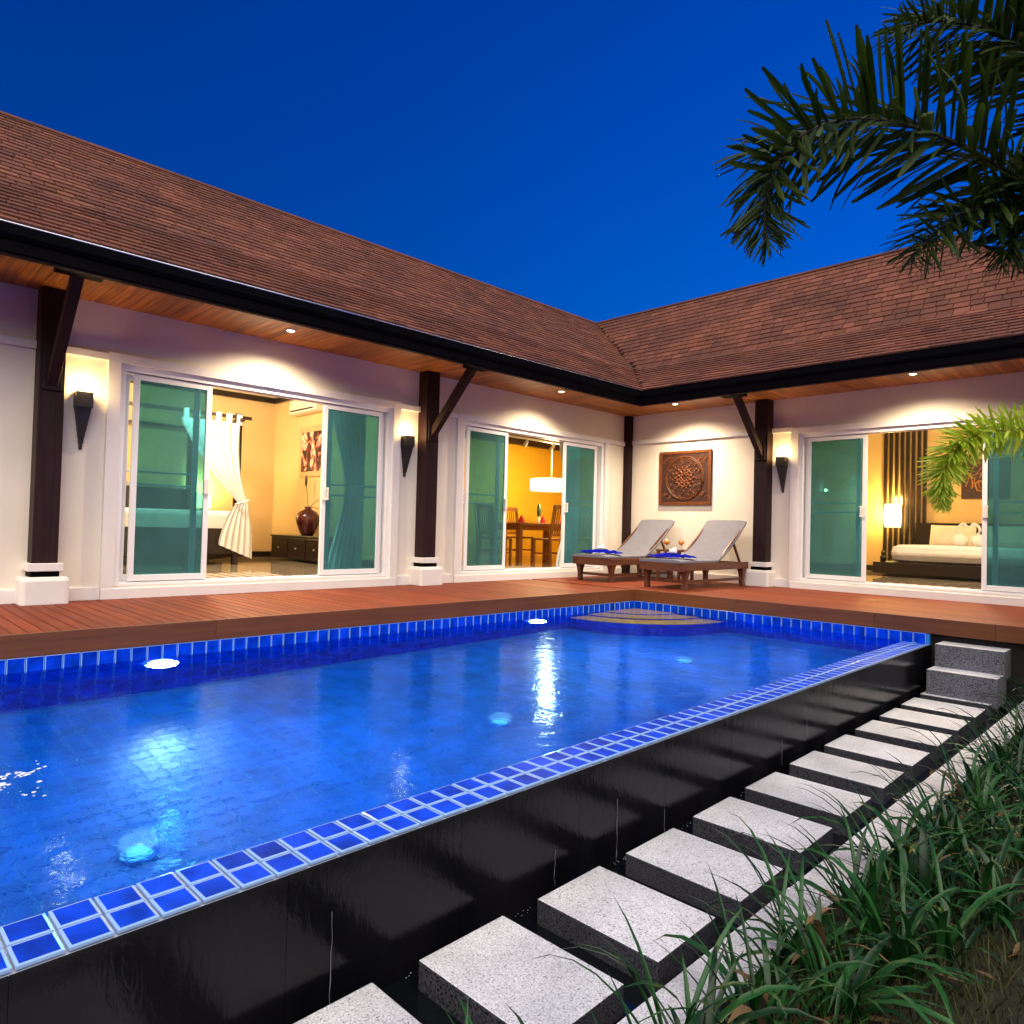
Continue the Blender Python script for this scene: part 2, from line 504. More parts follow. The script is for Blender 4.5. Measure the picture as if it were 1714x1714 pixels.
# ---------------------------------------------------------------- mesh helpers
class MB:
    def __init__(s):
        s.v, s.f, s.m = [], [], []

    def add(s, vs, fs, mi=0):
        o = len(s.v)
        s.v += [tuple(p) for p in vs]
        s.f += [tuple(i + o for i in f) for f in fs]
        s.m += [mi] * len(fs)
        return s

    def box(s, x0, y0, z0, x1, y1, z1, mi=0):
        return s.hexa([(x0, y0, z0), (x1, y0, z0), (x1, y1, z0), (x0, y1, z0),
                       (x0, y0, z1), (x1, y0, z1), (x1, y1, z1), (x0, y1, z1)], mi)

    def hexa(s, p, mi=0):
        return s.add(p, [(0, 3, 2, 1), (4, 5, 6, 7), (0, 1, 5, 4), (1, 2, 6, 5), (2, 3, 7, 6), (3, 0, 4, 7)], mi)

    def quad(s, a, b, c, d, mi=0):
        return s.add([a, b, c, d], [(0, 1, 2, 3)], mi)

    def bar(s, a, b, w, h, up=(0, 0, 1), mi=0):
        a, b = Vector(a), Vector(b)
        t = (b - a).normalized()
        sd = t.cross(Vector(up)).normalized()
        u = sd.cross(t).normalized()
        P = []
        for q in (a, b):
            P += [q - sd * w / 2 - u * h / 2, q + sd * w / 2 - u * h / 2, q + sd * w / 2 + u * h / 2, q - sd * w / 2 + u * h / 2]
        return s.add(P, [(0, 1, 2, 3), (7, 6, 5, 4), (0, 4, 5, 1), (1, 5, 6, 2), (2, 6, 7, 3), (3, 7, 4, 0)], mi)

    def tube(s, pts, rad, n=8, mi=0, closed=False):
        pts = [Vector(p) for p in pts]
        L = len(pts)
        rings = []
        up = Vector((0, 0, 1))
        for i, p in enumerate(pts):
            if closed:
                t = pts[(i + 1) % L] - pts[i - 1]
            else:
                t = pts[min(i + 1, L - 1)] - pts[max(i - 1, 0)]
            t.normalize()
            u = up if abs(t.dot(up)) < 0.95 else Vector((1, 0, 0))
            a = t.cross(u).normalized()
            b = a.cross(t).normalized()
            r = rad[i] if isinstance(rad, (list, tuple)) else rad
            rings.append([p + (a * cos(2 * pi * k / n) + b * sin(2 * pi * k / n)) * r for k in range(n)])
        V = [q for r in rings for q in r]
        F = []
        for i in range(L if closed else L - 1):
            j = (i + 1) % L
            for k in range(n):
                F.append((i * n + k, i * n + (k + 1) % n, j * n + (k + 1) % n, j * n + k))
        if not closed:
            F.append(tuple(range(n - 1, -1, -1)))
            F.append(tuple((L - 1) * n + k for k in range(n)))
        return s.add(V, F, mi)

    def lathe(s, prof, n=16, c=(0, 0, 0), mi=0):
        V, F = [], []
        for r, z in prof:
            for k in range(n):
                V.append((c[0] + r * cos(2 * pi * k / n), c[1] + r * sin(2 * pi * k / n), c[2] + z))
        for i in range(len(prof) - 1):
            for k in range(n):
                F.append((i * n + k, i * n + (k + 1) % n, (i + 1) * n + (k + 1) % n, (i + 1) * n + k))
        F.append(tuple(range(n - 1, -1, -1)))
        F.append(tuple((len(prof) - 1) * n + k for k in range(n)))
        return s.add(V, F, mi)

    def blob(s, c, r, n=8, m=6, mi=0):
        prof = []
        V, F = [], []
        for i in range(m + 1):
            th = pi * i / m
            for k in range(n):
                V.append((c[0] + r[0] * sin(th) * cos(2 * pi * k / n), c[1] + r[1] * sin(th) * sin(2 * pi * k / n), c[2] + r[2] * cos(th)))
        for i in range(m):
            for k in range(n):
                F.append((i * n + k, (i + 1) * n + k, (i + 1) * n + (k + 1) % n, i * n + (k + 1) % n))
        return s.add(V, F, mi)

    def mesh(s, name, mats, smooth=False):
        me = bpy.data.meshes.new(name)
        me.from_pydata(s.v, [], s.f)
        for m in (mats if isinstance(mats, (list, tuple)) else [mats]):
            me.materials.append(m)
        me.polygons.foreach_set('material_index', s.m)
        if smooth:
            me.polygons.foreach_set('use_smooth', [True] * len(s.f))
        me.validate()
        me.update()
        return me

    def build(s, name, mats, parent=None, smooth=False, bevel=0.0):
        return link(name, s.mesh(name, mats, smooth), parent, bevel)


def link(name, me, parent=None, bevel=0.0, mw=None):
    o = bpy.data.objects.new(name, me)
    COL.objects.link(o)
    if parent is not None:
        o.parent = parent
    if mw is not None:
        o.matrix_local = mw
    if bevel:
        b = o.modifiers.new('bevel', 'BEVEL')
        b.width = bevel
        b.segments = 2
        b.limit_method = 'ANGLE'
        b.angle_limit = RAD(40)
    return o


def tag(o, label=None, cat=None, group=None, kind=None):
    if label:
        o['label'] = label
    if cat:
        o['category'] = cat
    if group:
        o['group'] = group
    if kind:
        o['kind'] = kind
    return o


def thing(name, label, cat, group=None, loc=(0, 0, 0), rz=0.0):
    o = bpy.data.objects.new(name, None)
    COL.objects.link(o)
    o.location = loc
    o.rotation_euler = (0, 0, rz)
    o.empty_display_size = 0.1
    return tag(o, label, cat, group)


def dup(root, label, loc=None, rz=None, group=None):
    r = root.copy()
    COL.objects.link(r)
    if loc is not None:
        r.location = loc
    if rz is not None:
        r.rotation_euler = (0, 0, rz)
    r['label'] = label
    if group:
        r['group'] = group
    for ch in list(root.children):
        c = ch.copy()
        COL.objects.link(c)
        c.parent = r
        for g in list(ch.children):
            d = g.copy()
            COL.objects.link(d)
            d.parent = c
    return r


def lamp(name, typ, loc, power, color, parent=None, size=0.05, rot=None, spot=None, blend=0.5):
    l = bpy.data.lights.new(name, typ)
    l.energy = power
    l.color = color
    if typ == 'AREA':
        l.size = size
    else:
        l.shadow_soft_size = size
    if spot:
        l.spot_size = RAD(spot)
        l.spot_blend = blend
    o = bpy.data.objects.new(name, l)
    COL.objects.link(o)
    if parent is not None:
        o.parent = parent
    o.location = loc
    if rot:
        o.rotation_euler = rot
    return o


XL, YR = -1.985, 2.474          # wall planes of the left and right wing
ZS = 2.82                       # soffit height
YEND, XEND = -9.6, 4.95         # how far the wings run
XEAVE = 5.59                    # right end of the eaves
XDECK = 8.6
FL = 0.12                       # floor level in the rooms

# ================================================================ VILLA
villa = thing('villa', 'L-shaped single-storey villa with cream walls and a steep brown shingle roof', 'house')

D1 = (-5.77, -2.60)
D2 = (-1.42, 1.78)
D3 = (1.13, 4.33)
ZT = 2.28
WT = 0.18


def facade(name, axis, plane, lo, hi, doors, sgn):
    b = MB()

    def seg(a, c, z0, z1):
        if axis == 'y':
            b.box(plane - WT, a, z0, plane, c, z1)
        else:
            b.box(a, plane, z0, c, plane + WT, z1)
    cur = lo
    for a, c in doors:
        seg(cur, a, -0.4, ZS + 0.1)
        seg(a, c, -0.4, FL)
        seg(a, c, ZT, ZS + 0.1)
        cur = c
    seg(cur, hi, -0.4, ZS + 0.1)
    return b.build(name, M['plaster'], villa)


facade('wall', 'y', XL, YEND, YR + WT, [D1, D2], 1)
facade('wall', 'x', YR, XL + 0.002, XEND, [D3], 1)

# string course, door surrounds, plinth course
PR = 0.035


def trim_y(name, y0, y1, z0, z1, pr=PR):
    return MB().box(XL - 0.01, y0, z0, XL + pr, y1, z1).build(name, M['trim'], villa, bevel=0.006)


def trim_x(name, x0, x1, z0, z1, pr=PR):
    return MB().box(x0, YR - pr, z0, x1, YR + 0.01, z1).build(name, M['trim'], villa, bevel=0.006)


COLS = [(-6.46, -6.26), (-2.18, -1.97)]
for a, c in ((YEND, -6.46), (-6.26, D1[0] - 0.11), (D1[1] + 0.11, -2.18), (-1.97, D2[0] - 0.11), (D2[1] + 0.11, YR - 0.13)):
    trim_y('string_course', a, c, ZT, ZT + 0.075, 0.045)
    trim_y('plinth_course', a, c, -0.05, FL, 0.03)
for a, c in ((XL + 0.13, 0.51), (0.72, D3[0] - 0.11), (D3[1] + 0.11, XEND)):
    trim_x('string_course', a, c, ZT + 0.03, ZT + 0.105, 0.045)
    trim_x('plinth_course', a, c, -0.05, FL, 0.03)
for d in (D1, D2):
    s = MB()
    s.box(XL - 0.01, d[0] - 0.11, FL - 0.02, XL + 0.05, d[0], ZT + 0.085)
    s.box(XL - 0.01, d[1], FL - 0.02, XL + 0.05, d[1] + 0.11, ZT + 0.085)
    s.box(XL - 0.012, d[0], ZT - 0.002, XL + 0.048, d[1], ZT + 0.083)
    s.build('door_surround', M['trim'], villa)
    trim_y('door_sill', d[0] - 0.11, d[1] + 0.11, -0.05, FL - 0.02, 0.055)
s = MB()
s.box(D3[0] - 0.11, YR - 0.05, FL - 0.02, D3[0], YR + 0.01, ZT + 0.085)
s.box(D3[1], YR - 0.05, FL - 0.02, D3[1] + 0.11, YR + 0.01, ZT + 0.085)
s.box(D3[0], YR - 0.048, ZT - 0.002, D3[1], YR + 0.012, ZT + 0.083)
s.build('door_surround', M['trim'], villa)
trim_x('door_sill', D3[0] - 0.11, D3[1] + 0.11, -0.05, FL - 0.02, 0.055)


# ---- sliding doors, built along local u with outward normal n
def sliding_door(P, U, Nn, W, uL, uR, stripL, stripR):
    """P: origin (left bottom on wall plane), U: along the wall, Nn: outward"""
    P, U, Nn = Vector(P), Vector(U), Vector(Nn)
    Z = Vector((0, 0, 1))
    H = ZT - FL
    root = bpy.data.objects.new('sliding_door', None)

    def bx(b, u0, u1, z0, z1, n0, n1, mi=0):
        c = []
        for z in (z0, z1):
            for (u, n) in ((u0, n0), (u1, n0), (u1, n1), (u0, n1)):
                c.append(P + U * u + Nn * n + Z * z)
        b.hexa(c, mi)
    f = MB()
    t = 0.055
    bx(f, 0, t, 0, H, -0.14, 0.012)
    bx(f, W - t, W, 0, H, -0.14, 0.012)
    bx(f, t, W - t, H - 0.065, H, -0.14, 0.010)
    bx(f, t, W - t, 0, 0.028, -0.14, 0.010)
    bx(f, t, W - t, H - 0.075, H - 0.065, -0.052, -0.044)
    bx(f, t, W - t, 0.028, 0.040, -0.052, -0.044)
    door = f.build('sliding_door', M['alu'], villa, bevel=0.003)

    def sash(u0, u1, n, mid, st=0.055):
        g = MB()
        z0, z1 = 0.04, H - 0.075
        th = 0.034
        bx(g, u0, u0 + st, z0, z1, n - th, n)
        bx(g, u1 - st, u1, z0, z1, n - th, n)
        bx(g, u0 + st, u1 - st, z1 - st, z1, n - th + .001, n - .001)
        bx(g, u0 + st, u1 - st, z0, z0 + st * 1.1, n - th + .001, n - .001)
        if mid:
            for zm in (0.99, 1.12):
                bx(g, u0 + st, u1 - st, zm, zm + 0.022, n - th + .004, n - .004)
        g.build('sash', M['alu'], door, bevel=0.003)
        p = MB()
        bx(p, u0 + st - 0.004, u1 - st + 0.004, z0 + st - 0.004, z1 - st + 0.004, n - th / 2 - 0.003, n - th / 2 + 0.003)
        if not mid:
            p.build('pane', M['glass'], door)
        else:
            p.build('pane', M['clear'], door)
    sash(stripL, uL, -0.012, False)
    sash(t + 0.004, uL - 0.10, -0.078, True)
    sash(uR, stripR, -0.012, False)
    sash(uR + 0.10, W - t - 0.004, -0.078, True)
    for u, sg in ((uL - 0.028, -1), (uR + 0.028, 1)):
        h = MB()
        bx(h, u - 0.022, u + 0.022, 0.93, 1.09, -0.011, 0.004)
        bx(h, u - 0.016 + 0.03 * sg, u + 0.012 + 0.03 * sg, 0.935, 0.955, -0.010, 0.035)
        bx(h, u - 0.016 + 0.03 * sg, u + 0.012 + 0.03 * sg, 1.065, 1.085, -0.010, 0.035)
        bx(h, u - 0.010 + 0.03 * sg, u + 0.010 + 0.03 * sg, 0.935, 1.085, 0.020, 0.034)
        h.build('handle', M['plastic'], door)
    bpy.data.objects.remove(root)
    return door


sliding_door((XL, D1[0], FL), (0, 1, 0), (1, 0, 0), D1[1] - D1[0], 0.895, 2.21, 0.135, 3.045)
sliding_door((XL, D2[0], FL), (0, 1, 0), (1, 0, 0), D2[1] - D2[0], 0.925, 2.20, 0.115, 3.045)
sliding_door((D3[0], YR, FL), (1, 0, 0), (0, -1, 0), D3[1] - D3[0], 0.935, 2.29, 0.110, 3.085)


# ---- columns with bases and eave braces
def column(kind, a, c):
    P = 0.18
    if kind == 'y':
        def bx(b, u0, u1, z0, z1, p0, p1, mi=0):
            b.box(XL + p0, u0, z0, XL + p1, u1, z1, mi)
    else:
        def bx(b, u0, u1, z0, z1, p0, p1, mi=0):
            b.box(u0, YR - p1, z0, u1, YR - p0, z1, mi)
    b = MB()
    bx(b, a, c, 0.36, ZS, -0.02, P)
    colo = b.build('column', M['timber'], villa, bevel=0.008)
    m = (a + c) / 2
    q = MB()
    bx(q, m - 0.075, m + 0.075, 1.90, 2.26, P - 0.01, P + 0.022)
    q.build('brace_block', M['timber'], colo, bevel=0.006)
    hw = (c - a) / 2
    q = MB()
    bx(q, m - hw - 0.035, m + hw + 0.035, 0.29, 0.36, -0.02, P + 0.045)
    q.build('column_collar', M['trim'], colo, bevel=0.006)
    q = MB()
    bx(q, m - hw - 0.010, m + hw + 0.010, 0.235, 0.291, -0.02, P + 0.02)
    q.build('column_band', M['fascia'], colo)
    q = MB()
    bx(q, m - hw - 0.085, m + hw + 0.085, -0.03, 0.24, -0.02, P + 0.085)
    q.build('column_plinth', M['trim'], colo, bevel=0.035)
    q = MB()
    if kind == 'y':
        q.bar((XL + P - 0.02, m, 1.97), (-0.95, m, ZS + 0.02), 0.085, 0.10)
    else:
        q.bar((m, YR - P + 0.02, 1.97), (m, 1.44, ZS + 0.02), 0.085, 0.10)
    q.build('eave_brace', M['timber'], colo, bevel=0.006)
    q = MB()
    if kind == 'y':
        q.box(-1.03, m - 0.17, 2.73, -0.87, m + 0.17, 2.83)
    else:
        q.box(m - 0.17, 1.36, 2.73, m + 0.17, 1.52, 2.83)
    q.build('brace_cap', M['fascia'], colo, bevel=0.01)


for a, c in COLS:
    column('y', a, c)
column('x', 0.51, 0.72)
MB().box(XL - 0.01, YR - 0.115, -0.02, XL + 0.115, YR + 0.01, ZS).build('column', M['timber'], villa, bevel=0.006)

# ---- eaves: soffit boards, fascia, gutter
GX, GY = -0.543, 0.848          # gutter face lines
bw = 0.092
sb = {}
y = YEND
k = 0
while y < YR:
    y1 = min(y + bw - 0.004, YR)
    x1 = GX - 0.075
    # mitre against the right wing at the inner corner
    if y >= GY:
        break
    me = MB().box(XL, y, ZS, x1, y1, ZS + 0.018).mesh('soffit_board', M['soffit'])
    link('soffit_board', me, villa)
    y += bw
yL = y
x = XL
while x < XEAVE:
    x1 = min(x + bw - 0.004, XEAVE)
    y0 = GY + 0.075 if x > GX - 0.075 else yL
    me = MB().box(x, y0, ZS, x1, YR, ZS + 0.018).mesh('soffit_board', M['soffit_y'])
    link('soffit_board', me, villa)
    x += bw
MB().box(XL - 0.02, YEND, ZS + 0.02, GX - 0.03, GY + 0.05, ZS + 0.04).build('soffit_backing', M['void'], villa)
MB().box(XL - 0.02, GY + 0.05, ZS + 0.02, XEAVE, YR + 0.02, ZS + 0.04).build('soffit_backing', M['void'], villa)
MB().box(GX - 0.085, YEND, 2.675, GX - 0.045, GY + 0.085, 2.87).build('fascia', M['fascia'], villa)
MB().box(GX - 0.045, GY + 0.045, 2.675, XEAVE, GY + 0.085, 2.87).build('fascia', M['fascia'], villa)
MB().box(GX - 0.110, YEND, 2.655, GX - 0.058, GY + 0.11, 2.720).build('eave_beam', M['beam'], villa)
MB().box(GX - 0.058, GY + 0.058, 2.655, XEAVE, GY + 0.11, 2.720).build('eave_beam', M['beam'], villa)


def gutter(pts_fn, name):
    prof = [(0.0, 0.10), (-0.006, 0.03), (-0.03, 0.0), (-0.045, 0.0), (-0.045, 0.012), (-0.03, 0.012), (-0.014, 0.034), (-0.008, 0.10)]
    b = MB()
    A, Bq = pts_fn(0), pts_fn(1)
    n = len(prof)
    V = [A(u, z) for u, z in prof] + [Bq(u, z) for u, z in prof]
    F = [(i, (i + 1) % n, n + (i + 1) % n, n + i) for i in range(n)]
    b.add(V, F)
    return b.build(name, M['gutter'], villa)


ZG = 2.765
gutter(lambda e: (lambda u, z: (GX + u + 0.0, YEND, ZG + z)) if e == 0 else (lambda u, z: (GX + u, GY - u, ZG + z)), 'gutter')
gutter(lambda e: (lambda u, z: (GX + u, GY - u, ZG + z)) if e == 0 else (lambda u, z: (XEAVE, GY - u, ZG + z)), 'gutter')
MB().tube([(GX, YEND, ZG + 0.104), (GX, GY, ZG + 0.104)], 0.007, 8).build('gutter_lip', M['lip'], villa, True)
MB().tube([(GX, GY, ZG + 0.104), (XEAVE, GY, ZG + 0.104)], 0.006, 8).build('gutter_lip', M['gutter'], villa, True)

MB().box(XEAVE - 0.04, GY + 0.085, 2.675, XEAVE, 8.0, 2.87).build('fascia', M['fascia'], villa)
MB().box(XEND + 0.001, YR, ZS, XEAVE - 0.04, 7.9, ZS + 0.018).build('soffit', M['soffit'], villa)
# ---- roof: kicked eaves, valley at the inner corner, hip at the right end
DLk, DLr = 1.10, 3.10
DRk, DRr = 1.30, 2.70
ZE, ZK, ZR = 2.875, 3.56, 5.06
XH = 2.89                       # right ridge end, hip beyond


def prof(s, dk, dr):
    """s in 0..2: eave, kick, ridge -> (inset, height)"""
    if s <= 1:
        return dk * s, ZE + (ZK - ZE) * s
    return dk + (dr - dk) * (s - 1), ZK + (ZR - ZK) * (s - 1)


def ptL(s, y):
    d, z = prof(s, DLk, DLr)
    return Vector((GX - d, y, z))


def ptR(s, x):
    d, z = prof(s, DRk, DRr)
    return Vector((x, GY + d, z))


def yval(s):
    return GY + prof(s, DRk, DRr)[0]


def xval(s):
    return GX - prof(s, DLk, DLr)[0]


def xhip(s):
    return XH + DRr - prof(s, DRk, DRr)[0]


b = MB()
dz = Vector((0, 0, -0.02))
for s0, s1 in ((0, 1), (1, 2)):
    b.quad(ptL(s0, YEND) + dz, ptL(s0, yval(s0)) + dz, ptL(s1, yval(s1)) + dz, ptL(s1, YEND) + dz)
    b.quad(ptR(s0, xval(s0)) + dz, ptR(s0, xhip(s0)) + dz, ptR(s1, xhip(s1)) + dz, ptR(s1, xval(s1)) + dz)
# far slopes
zb = 2.9
b.quad((GX - DLr, YEND, ZR - .02), (GX - DLr, GY + DRr, ZR - .02), (-7.4, 8.0, zb), (-7.4, YEND, zb))
b.quad((GX - DLr, GY + DRr, ZR - .02), (XH, GY + DRr, ZR - .02), (XH + 2.7, 8.0, zb), (-7.4, 8.0, zb))
b.add([(XH, GY + DRr, ZR - .02), (XH + DRr, GY, ZE - .02), (XH + 2.7, 8.0, zb)], [(0, 1, 2)])
b.m = [0, 0, 0, 0, 1, 1, 1]
roof = b.build('roof', [M['underlay'], M['shingle']], villa)

lenL = [Vector((DLk, ZK - ZE)).length, Vector((DLr - DLk, ZR - ZK)).length]
sh = []                          # (projected area, verts)
EXPO, SW = 0.128, 0.185


def course_list(dk, dr):
    l0 = Vector((dk, ZK - ZE)).length
    l1 = Vector((dr - dk, ZR - ZK)).length
    n0, n1 = round(l0 / EXPO), round(l1 / EXPO)
    return [i / n0 for i in range(n0)] + [1 + i / n1 for i in range(n1)] + [2.0]


def add_shingles(pt, ss, lo_fn, hi_fn, nrm):
    for i in range(len(ss) - 1):
        s0, s1 = ss[i], min(2.0, ss[i + 1] + 0.02)
        lo0, hi0, lo1, hi1 = lo_fn(s0), hi_fn(s0), lo_fn(s1), hi_fn(s1)
        off = ((i % 2) * 0.5 + R.uniform(-0.18, 0.18)) * SW
        u = min(lo0, lo1) - off - SW
        while u < max(hi0, hi1):
            wdt = SW * R.choice((0.8, 1.0, 1.0, 1.25))
            a0, b0 = max(u + 0.006, lo0), min(u + wdt - 0.006, hi0)
            a1, b1 = max(u + 0.006, lo1), min(u + wdt - 0.006, hi1)
            u += wdt
            if b0 - a0 < 0.01 or b1 - a1 < 0.005:
                continue
            lift = 0.019 + R.uniform(-0.003, 0.004)
            P = [pt(s0, a0), pt(s0, b0), pt(s1, b1), pt(s1, a1)]
            T = [P[0] + nrm * lift, P[1] + nrm * lift, P[2] + nrm * 0.002, P[3] + nrm * 0.002]
            Bt = [p - nrm * 0.012 for p in P]
            sh.append((P, Bt + T))


add_shingles(ptL, course_list(DLk, DLr), lambda s: YEND, lambda s: yval(s), Vector((0.5, 0, 0.86)).normalized())
add_shingles(ptR, course_list(DRk, DRr), lambda s: xval(s), lambda s: xhip(s), Vector((0, -0.5, 0.86)).normalized())


def parea(P):
    q = [proj(p) for p in P]
    if any(t is None for t in q):
        return 0
    if not any(0 < t[0] < 1 and 0 < t[1] < 1 for t in q):
        return 0
    return abs(sum(q[i][0] * q[(i + 1) % 4][1] - q[(i + 1) % 4][0] * q[i][1] for i in range(4))) / 2


sh.sort(key=lambda t: -parea(t[0]))
HEXF = [(4, 5, 6, 7), (0, 1, 5, 4), (1, 2, 6, 5), (3, 0, 4, 7)]
for P, V in sh[:300]:
    MB().add(V, HEXF).build('shingle', M['shingle'], roof)
b = MB()
for P, V in sh[300:]:
    b.add(V, HEXF)
b.build('shingle_field', M['shingle'], roof)['kind'] = 'stuff'
# ridge caps and hip cap
MB().tube([(GX - DLr, YEND, ZR), (GX - DLr, GY + DRr, ZR)], 0.035, 6).build('ridge_cap', M['shingle'], roof)
MB().tube([(GX - DLr, GY + DRr, ZR), (XH, GY + DRr, ZR)], 0.035, 6).build('ridge_cap', M['shingle'], roof)
MB().tube([(xhip(s), GY + prof(s, DRk, DRr)[0], prof(s, DRk, DRr)[1]) for s in (2, 1, 0)], 0.03, 6).build('hip_cap', M['shingle'], roof)

# ---- rooms
ZC = 3.10
XB1, YW1 = -7.05, -1.75         # bedroom with the four-poster


def wallbox(name, mat, *b6):
    return MB().box(*b6).build(name, M[mat], villa)


FLOORX = XL - WT
# bedroom 1
wallbox('interior_wall', 'wall1', XB1 - 0.1, YEND + 0.1, 0, XB1, YW1, ZC)
wallbox('interior_wall', 'wall1', XB1 - 0.1, YW1, 0, FLOORX - 0.001, YW1 + 0.08, ZC)
wallbox('interior_wall', 'wall1', XB1, -7.3, 0, FLOORX - 0.001, -7.2, ZC)
wallbox('ceiling', 'ceil', XB1 - 0.1, YEND, ZC, FLOORX, YW1 + 0.08, ZC + 0.05)
wallbox('crown_moulding', 'dark', XB1, YW1 - 0.06, ZC - 0.10, FLOORX, YW1 - 0.001, ZC - 0.001)
wallbox('crown_moulding', 'dark', XB1 + 0.001, -7.2, ZC - 0.10, XB1 + 0.06, YW1 - 0.06, ZC - 0.002)
wallbox('skirting', 'dark', XB1 + 0.001, -7.2, FL, XB1 + 0.02, YW1 - 0.02, FL + 0.10)
wallbox('skirting', 'dark', XB1 + 0.02, YW1 - 0.02, FL, FLOORX, YW1 - 0.001, FL + 0.10)
# floors as separate big tiles
for nx in range(9):
    for ny in range(10):
        x0 = FLOORX - 0.6 * (nx + 1)
        y0 = -7.2 + 0.6 * ny
        if x0 < XB1 - 0.6 or y0 > YW1:
            continue
        MB().box(max(x0 + 0.0015, XB1), y0 + 0.0015, FL - 0.02, x0 + 0.5985, min(y0 + 0.5985, YW1), FL - 0.002).build('floor_tile', M['floor'], villa)
MB().box(XB1, -7.2, FL - 0.06, FLOORX + 0.02, YW1, FL - 0.008).build('floor', M['grout'], villa)
# dining room
XB2, YE2 = -6.0, 5.75
wallbox('interior_wall', 'wall2', XB2 - 0.1, YW1 + 0.08, 0, XB2, YE2, ZC)
wallbox('interior_wall', 'wall2', XB2, YE2, 0, XL - 0.1, YE2 + 0.1, ZC)
wallbox('interior_wall', 'wall2', XL - WT - 0.001, YR + WT, 0, XL - 0.06, YE2, ZC)
wallbox('interior_wall', 'wall2', XB2, YW1 + 0.081, 0, FLOORX, YW1 + 0.10, ZC)
wallbox('ceiling', 'ceil', XB2 - 0.1, YW1 + 0.08, ZC, XL - 0.06, YE2, ZC + 0.05)
wallbox('ceiling_beam', 'dark', XB2 + 0.001, YW1 + 0.1, 2.70, XB2 + 0.14, YE2, ZC - 0.001)
MB().box(XB2, YW1 + 0.1, FL - 0.06, XL - 0.06, YE2, FL - 0.002).build('floor', M['floor'], villa)
# bedroom 2
XA3, XE3, YB3 = -1.85, 4.68, 7.1
wallbox('interior_wall', 'wall3', XA3, YB3, 0, XE3, YB3 + 0.1, ZC)
wallbox('interior_wall', 'wall3', XA3 - 0.07, YR + WT, 0, XA3, YB3, ZC)
wallbox('interior_wall', 'wall3', XE3, YR + WT, 0, XE3 + 0.09, YB3, ZC)
wallbox('ceiling', 'ceil', XA3, YR + WT, ZC, XE3, YB3, ZC + 0.05)
wallbox('skirting', 'dark', XA3, YB3 - 0.02, FL, XE3, YB3 - 0.001, FL + 0.10)
MB().box(XA3, YR + 0.1, FL - 0.06, XE3, YB3, FL - 0.002).build('floor', M['floor'], villa)
# vertical timber slats on the bedroom wall
for i in range(8):
    x0 = 0.84 + i * 0.0985
    MB().box(x0, YB3 - 0.06, FL, x0 + 0.052, YB3 - 0.001, 3.0).build('wall_slat', M['dark'], villa)
# blank outer back faces of the house
MB().box(-7.3, YEND, -0.6, -7.16, 8.0, 2.95).build('back_wall', M['plaster'], villa)
MB().box(-7.16, 7.86, -0.6, 4.78, 8.0, 2.95).build('back_wall', M['plaster'], villa)
MB().box(4.78, YR + WT, -0.6, XEND, 8.0, 2.85).build('back_wall', M['plaster'], villa)

# ================================================================ DECK
deck = MB()
deck.box(XL, YEND, -1.35, -0.06, 0.06, -0.034)
deck.box(XL, 0.06, -1.35, XDECK, YR, -0.034)
deck = deck.build('deck', M['void'])
deck['kind'] = 'structure'
y = YEND
PITCHB = 0.0945
while y < YR - 0.02:
    y1 = y + PITCHB - 0.008
    if y1 <= 0.0:
        me = MB().box(XL + 0.005, y, -0.03, -0.021, y1, R.uniform(-0.0012, 0.0)).mesh('board', M['board'])
        link('board', me, deck, 0.003)
    else:
        xs = [XL + 0.005]
        xx = R.uniform(0.2, 2.4)
        while xx < XDECK:
            xs.append(xx)
            xx += R.choice((2.1, 2.7, 3.0))
        xs.append(XDECK)
        for a, c in zip(xs, xs[1:]):
            me = MB().box(a + 0.0015, max(y, 0.021), -0.03, c - 0.0015, y1, R.uniform(-0.0012, 0.0)).mesh('board', M['board'])
            link('board', me, deck, 0.003)
    y += PITCHB
ys = [YEND, -7.9, -5.55, -3.1, -0.75, 0.0]
for a, c in zip(ys, ys[1:]):
    MB().box(-0.020, a + 0.001, -0.152, 0.004, c - 0.001, 0.002).build('fascia_board', M['fboard'], deck, bevel=0.003)
xs = [-0.02, 1.45, 3.0, 4.05, 6.0, XDECK]
for a, c in zip(xs, xs[1:]):
    MB().box(a + 0.001, 0.001 - 0.003, -0.152, c - 0.001, 0.020, 0.002).build('fascia_board', M['fboard_x'], deck, bevel=0.003)

# ================================================================ POOL
ZW = -0.250
SH = 0.0125


def xin(y):
    return 3.285 - SH * y


TW = 0.111
PE = -9.5
ZF = -1.35
pool = MB()
pool.box(-0.10, PE - 0.2, ZF - 0.1, 3.45, 0.10, ZF - 0.012)
pool.box(-0.058, PE, ZF, -0.010, 0.05, -0.154)
pool.box(-0.01, 0.012, ZF, 3.28, 0.058, -0.154)
pool.box(3.28, 0.012, ZW - 0.02, 3.505, 0.058, -0.154)
pool.box(-0.05, PE - 0.15, ZF, 3.6, PE, -0.2)
pool = pool.build('pool', M['pgrout'])
pool['kind'] = 'structure'
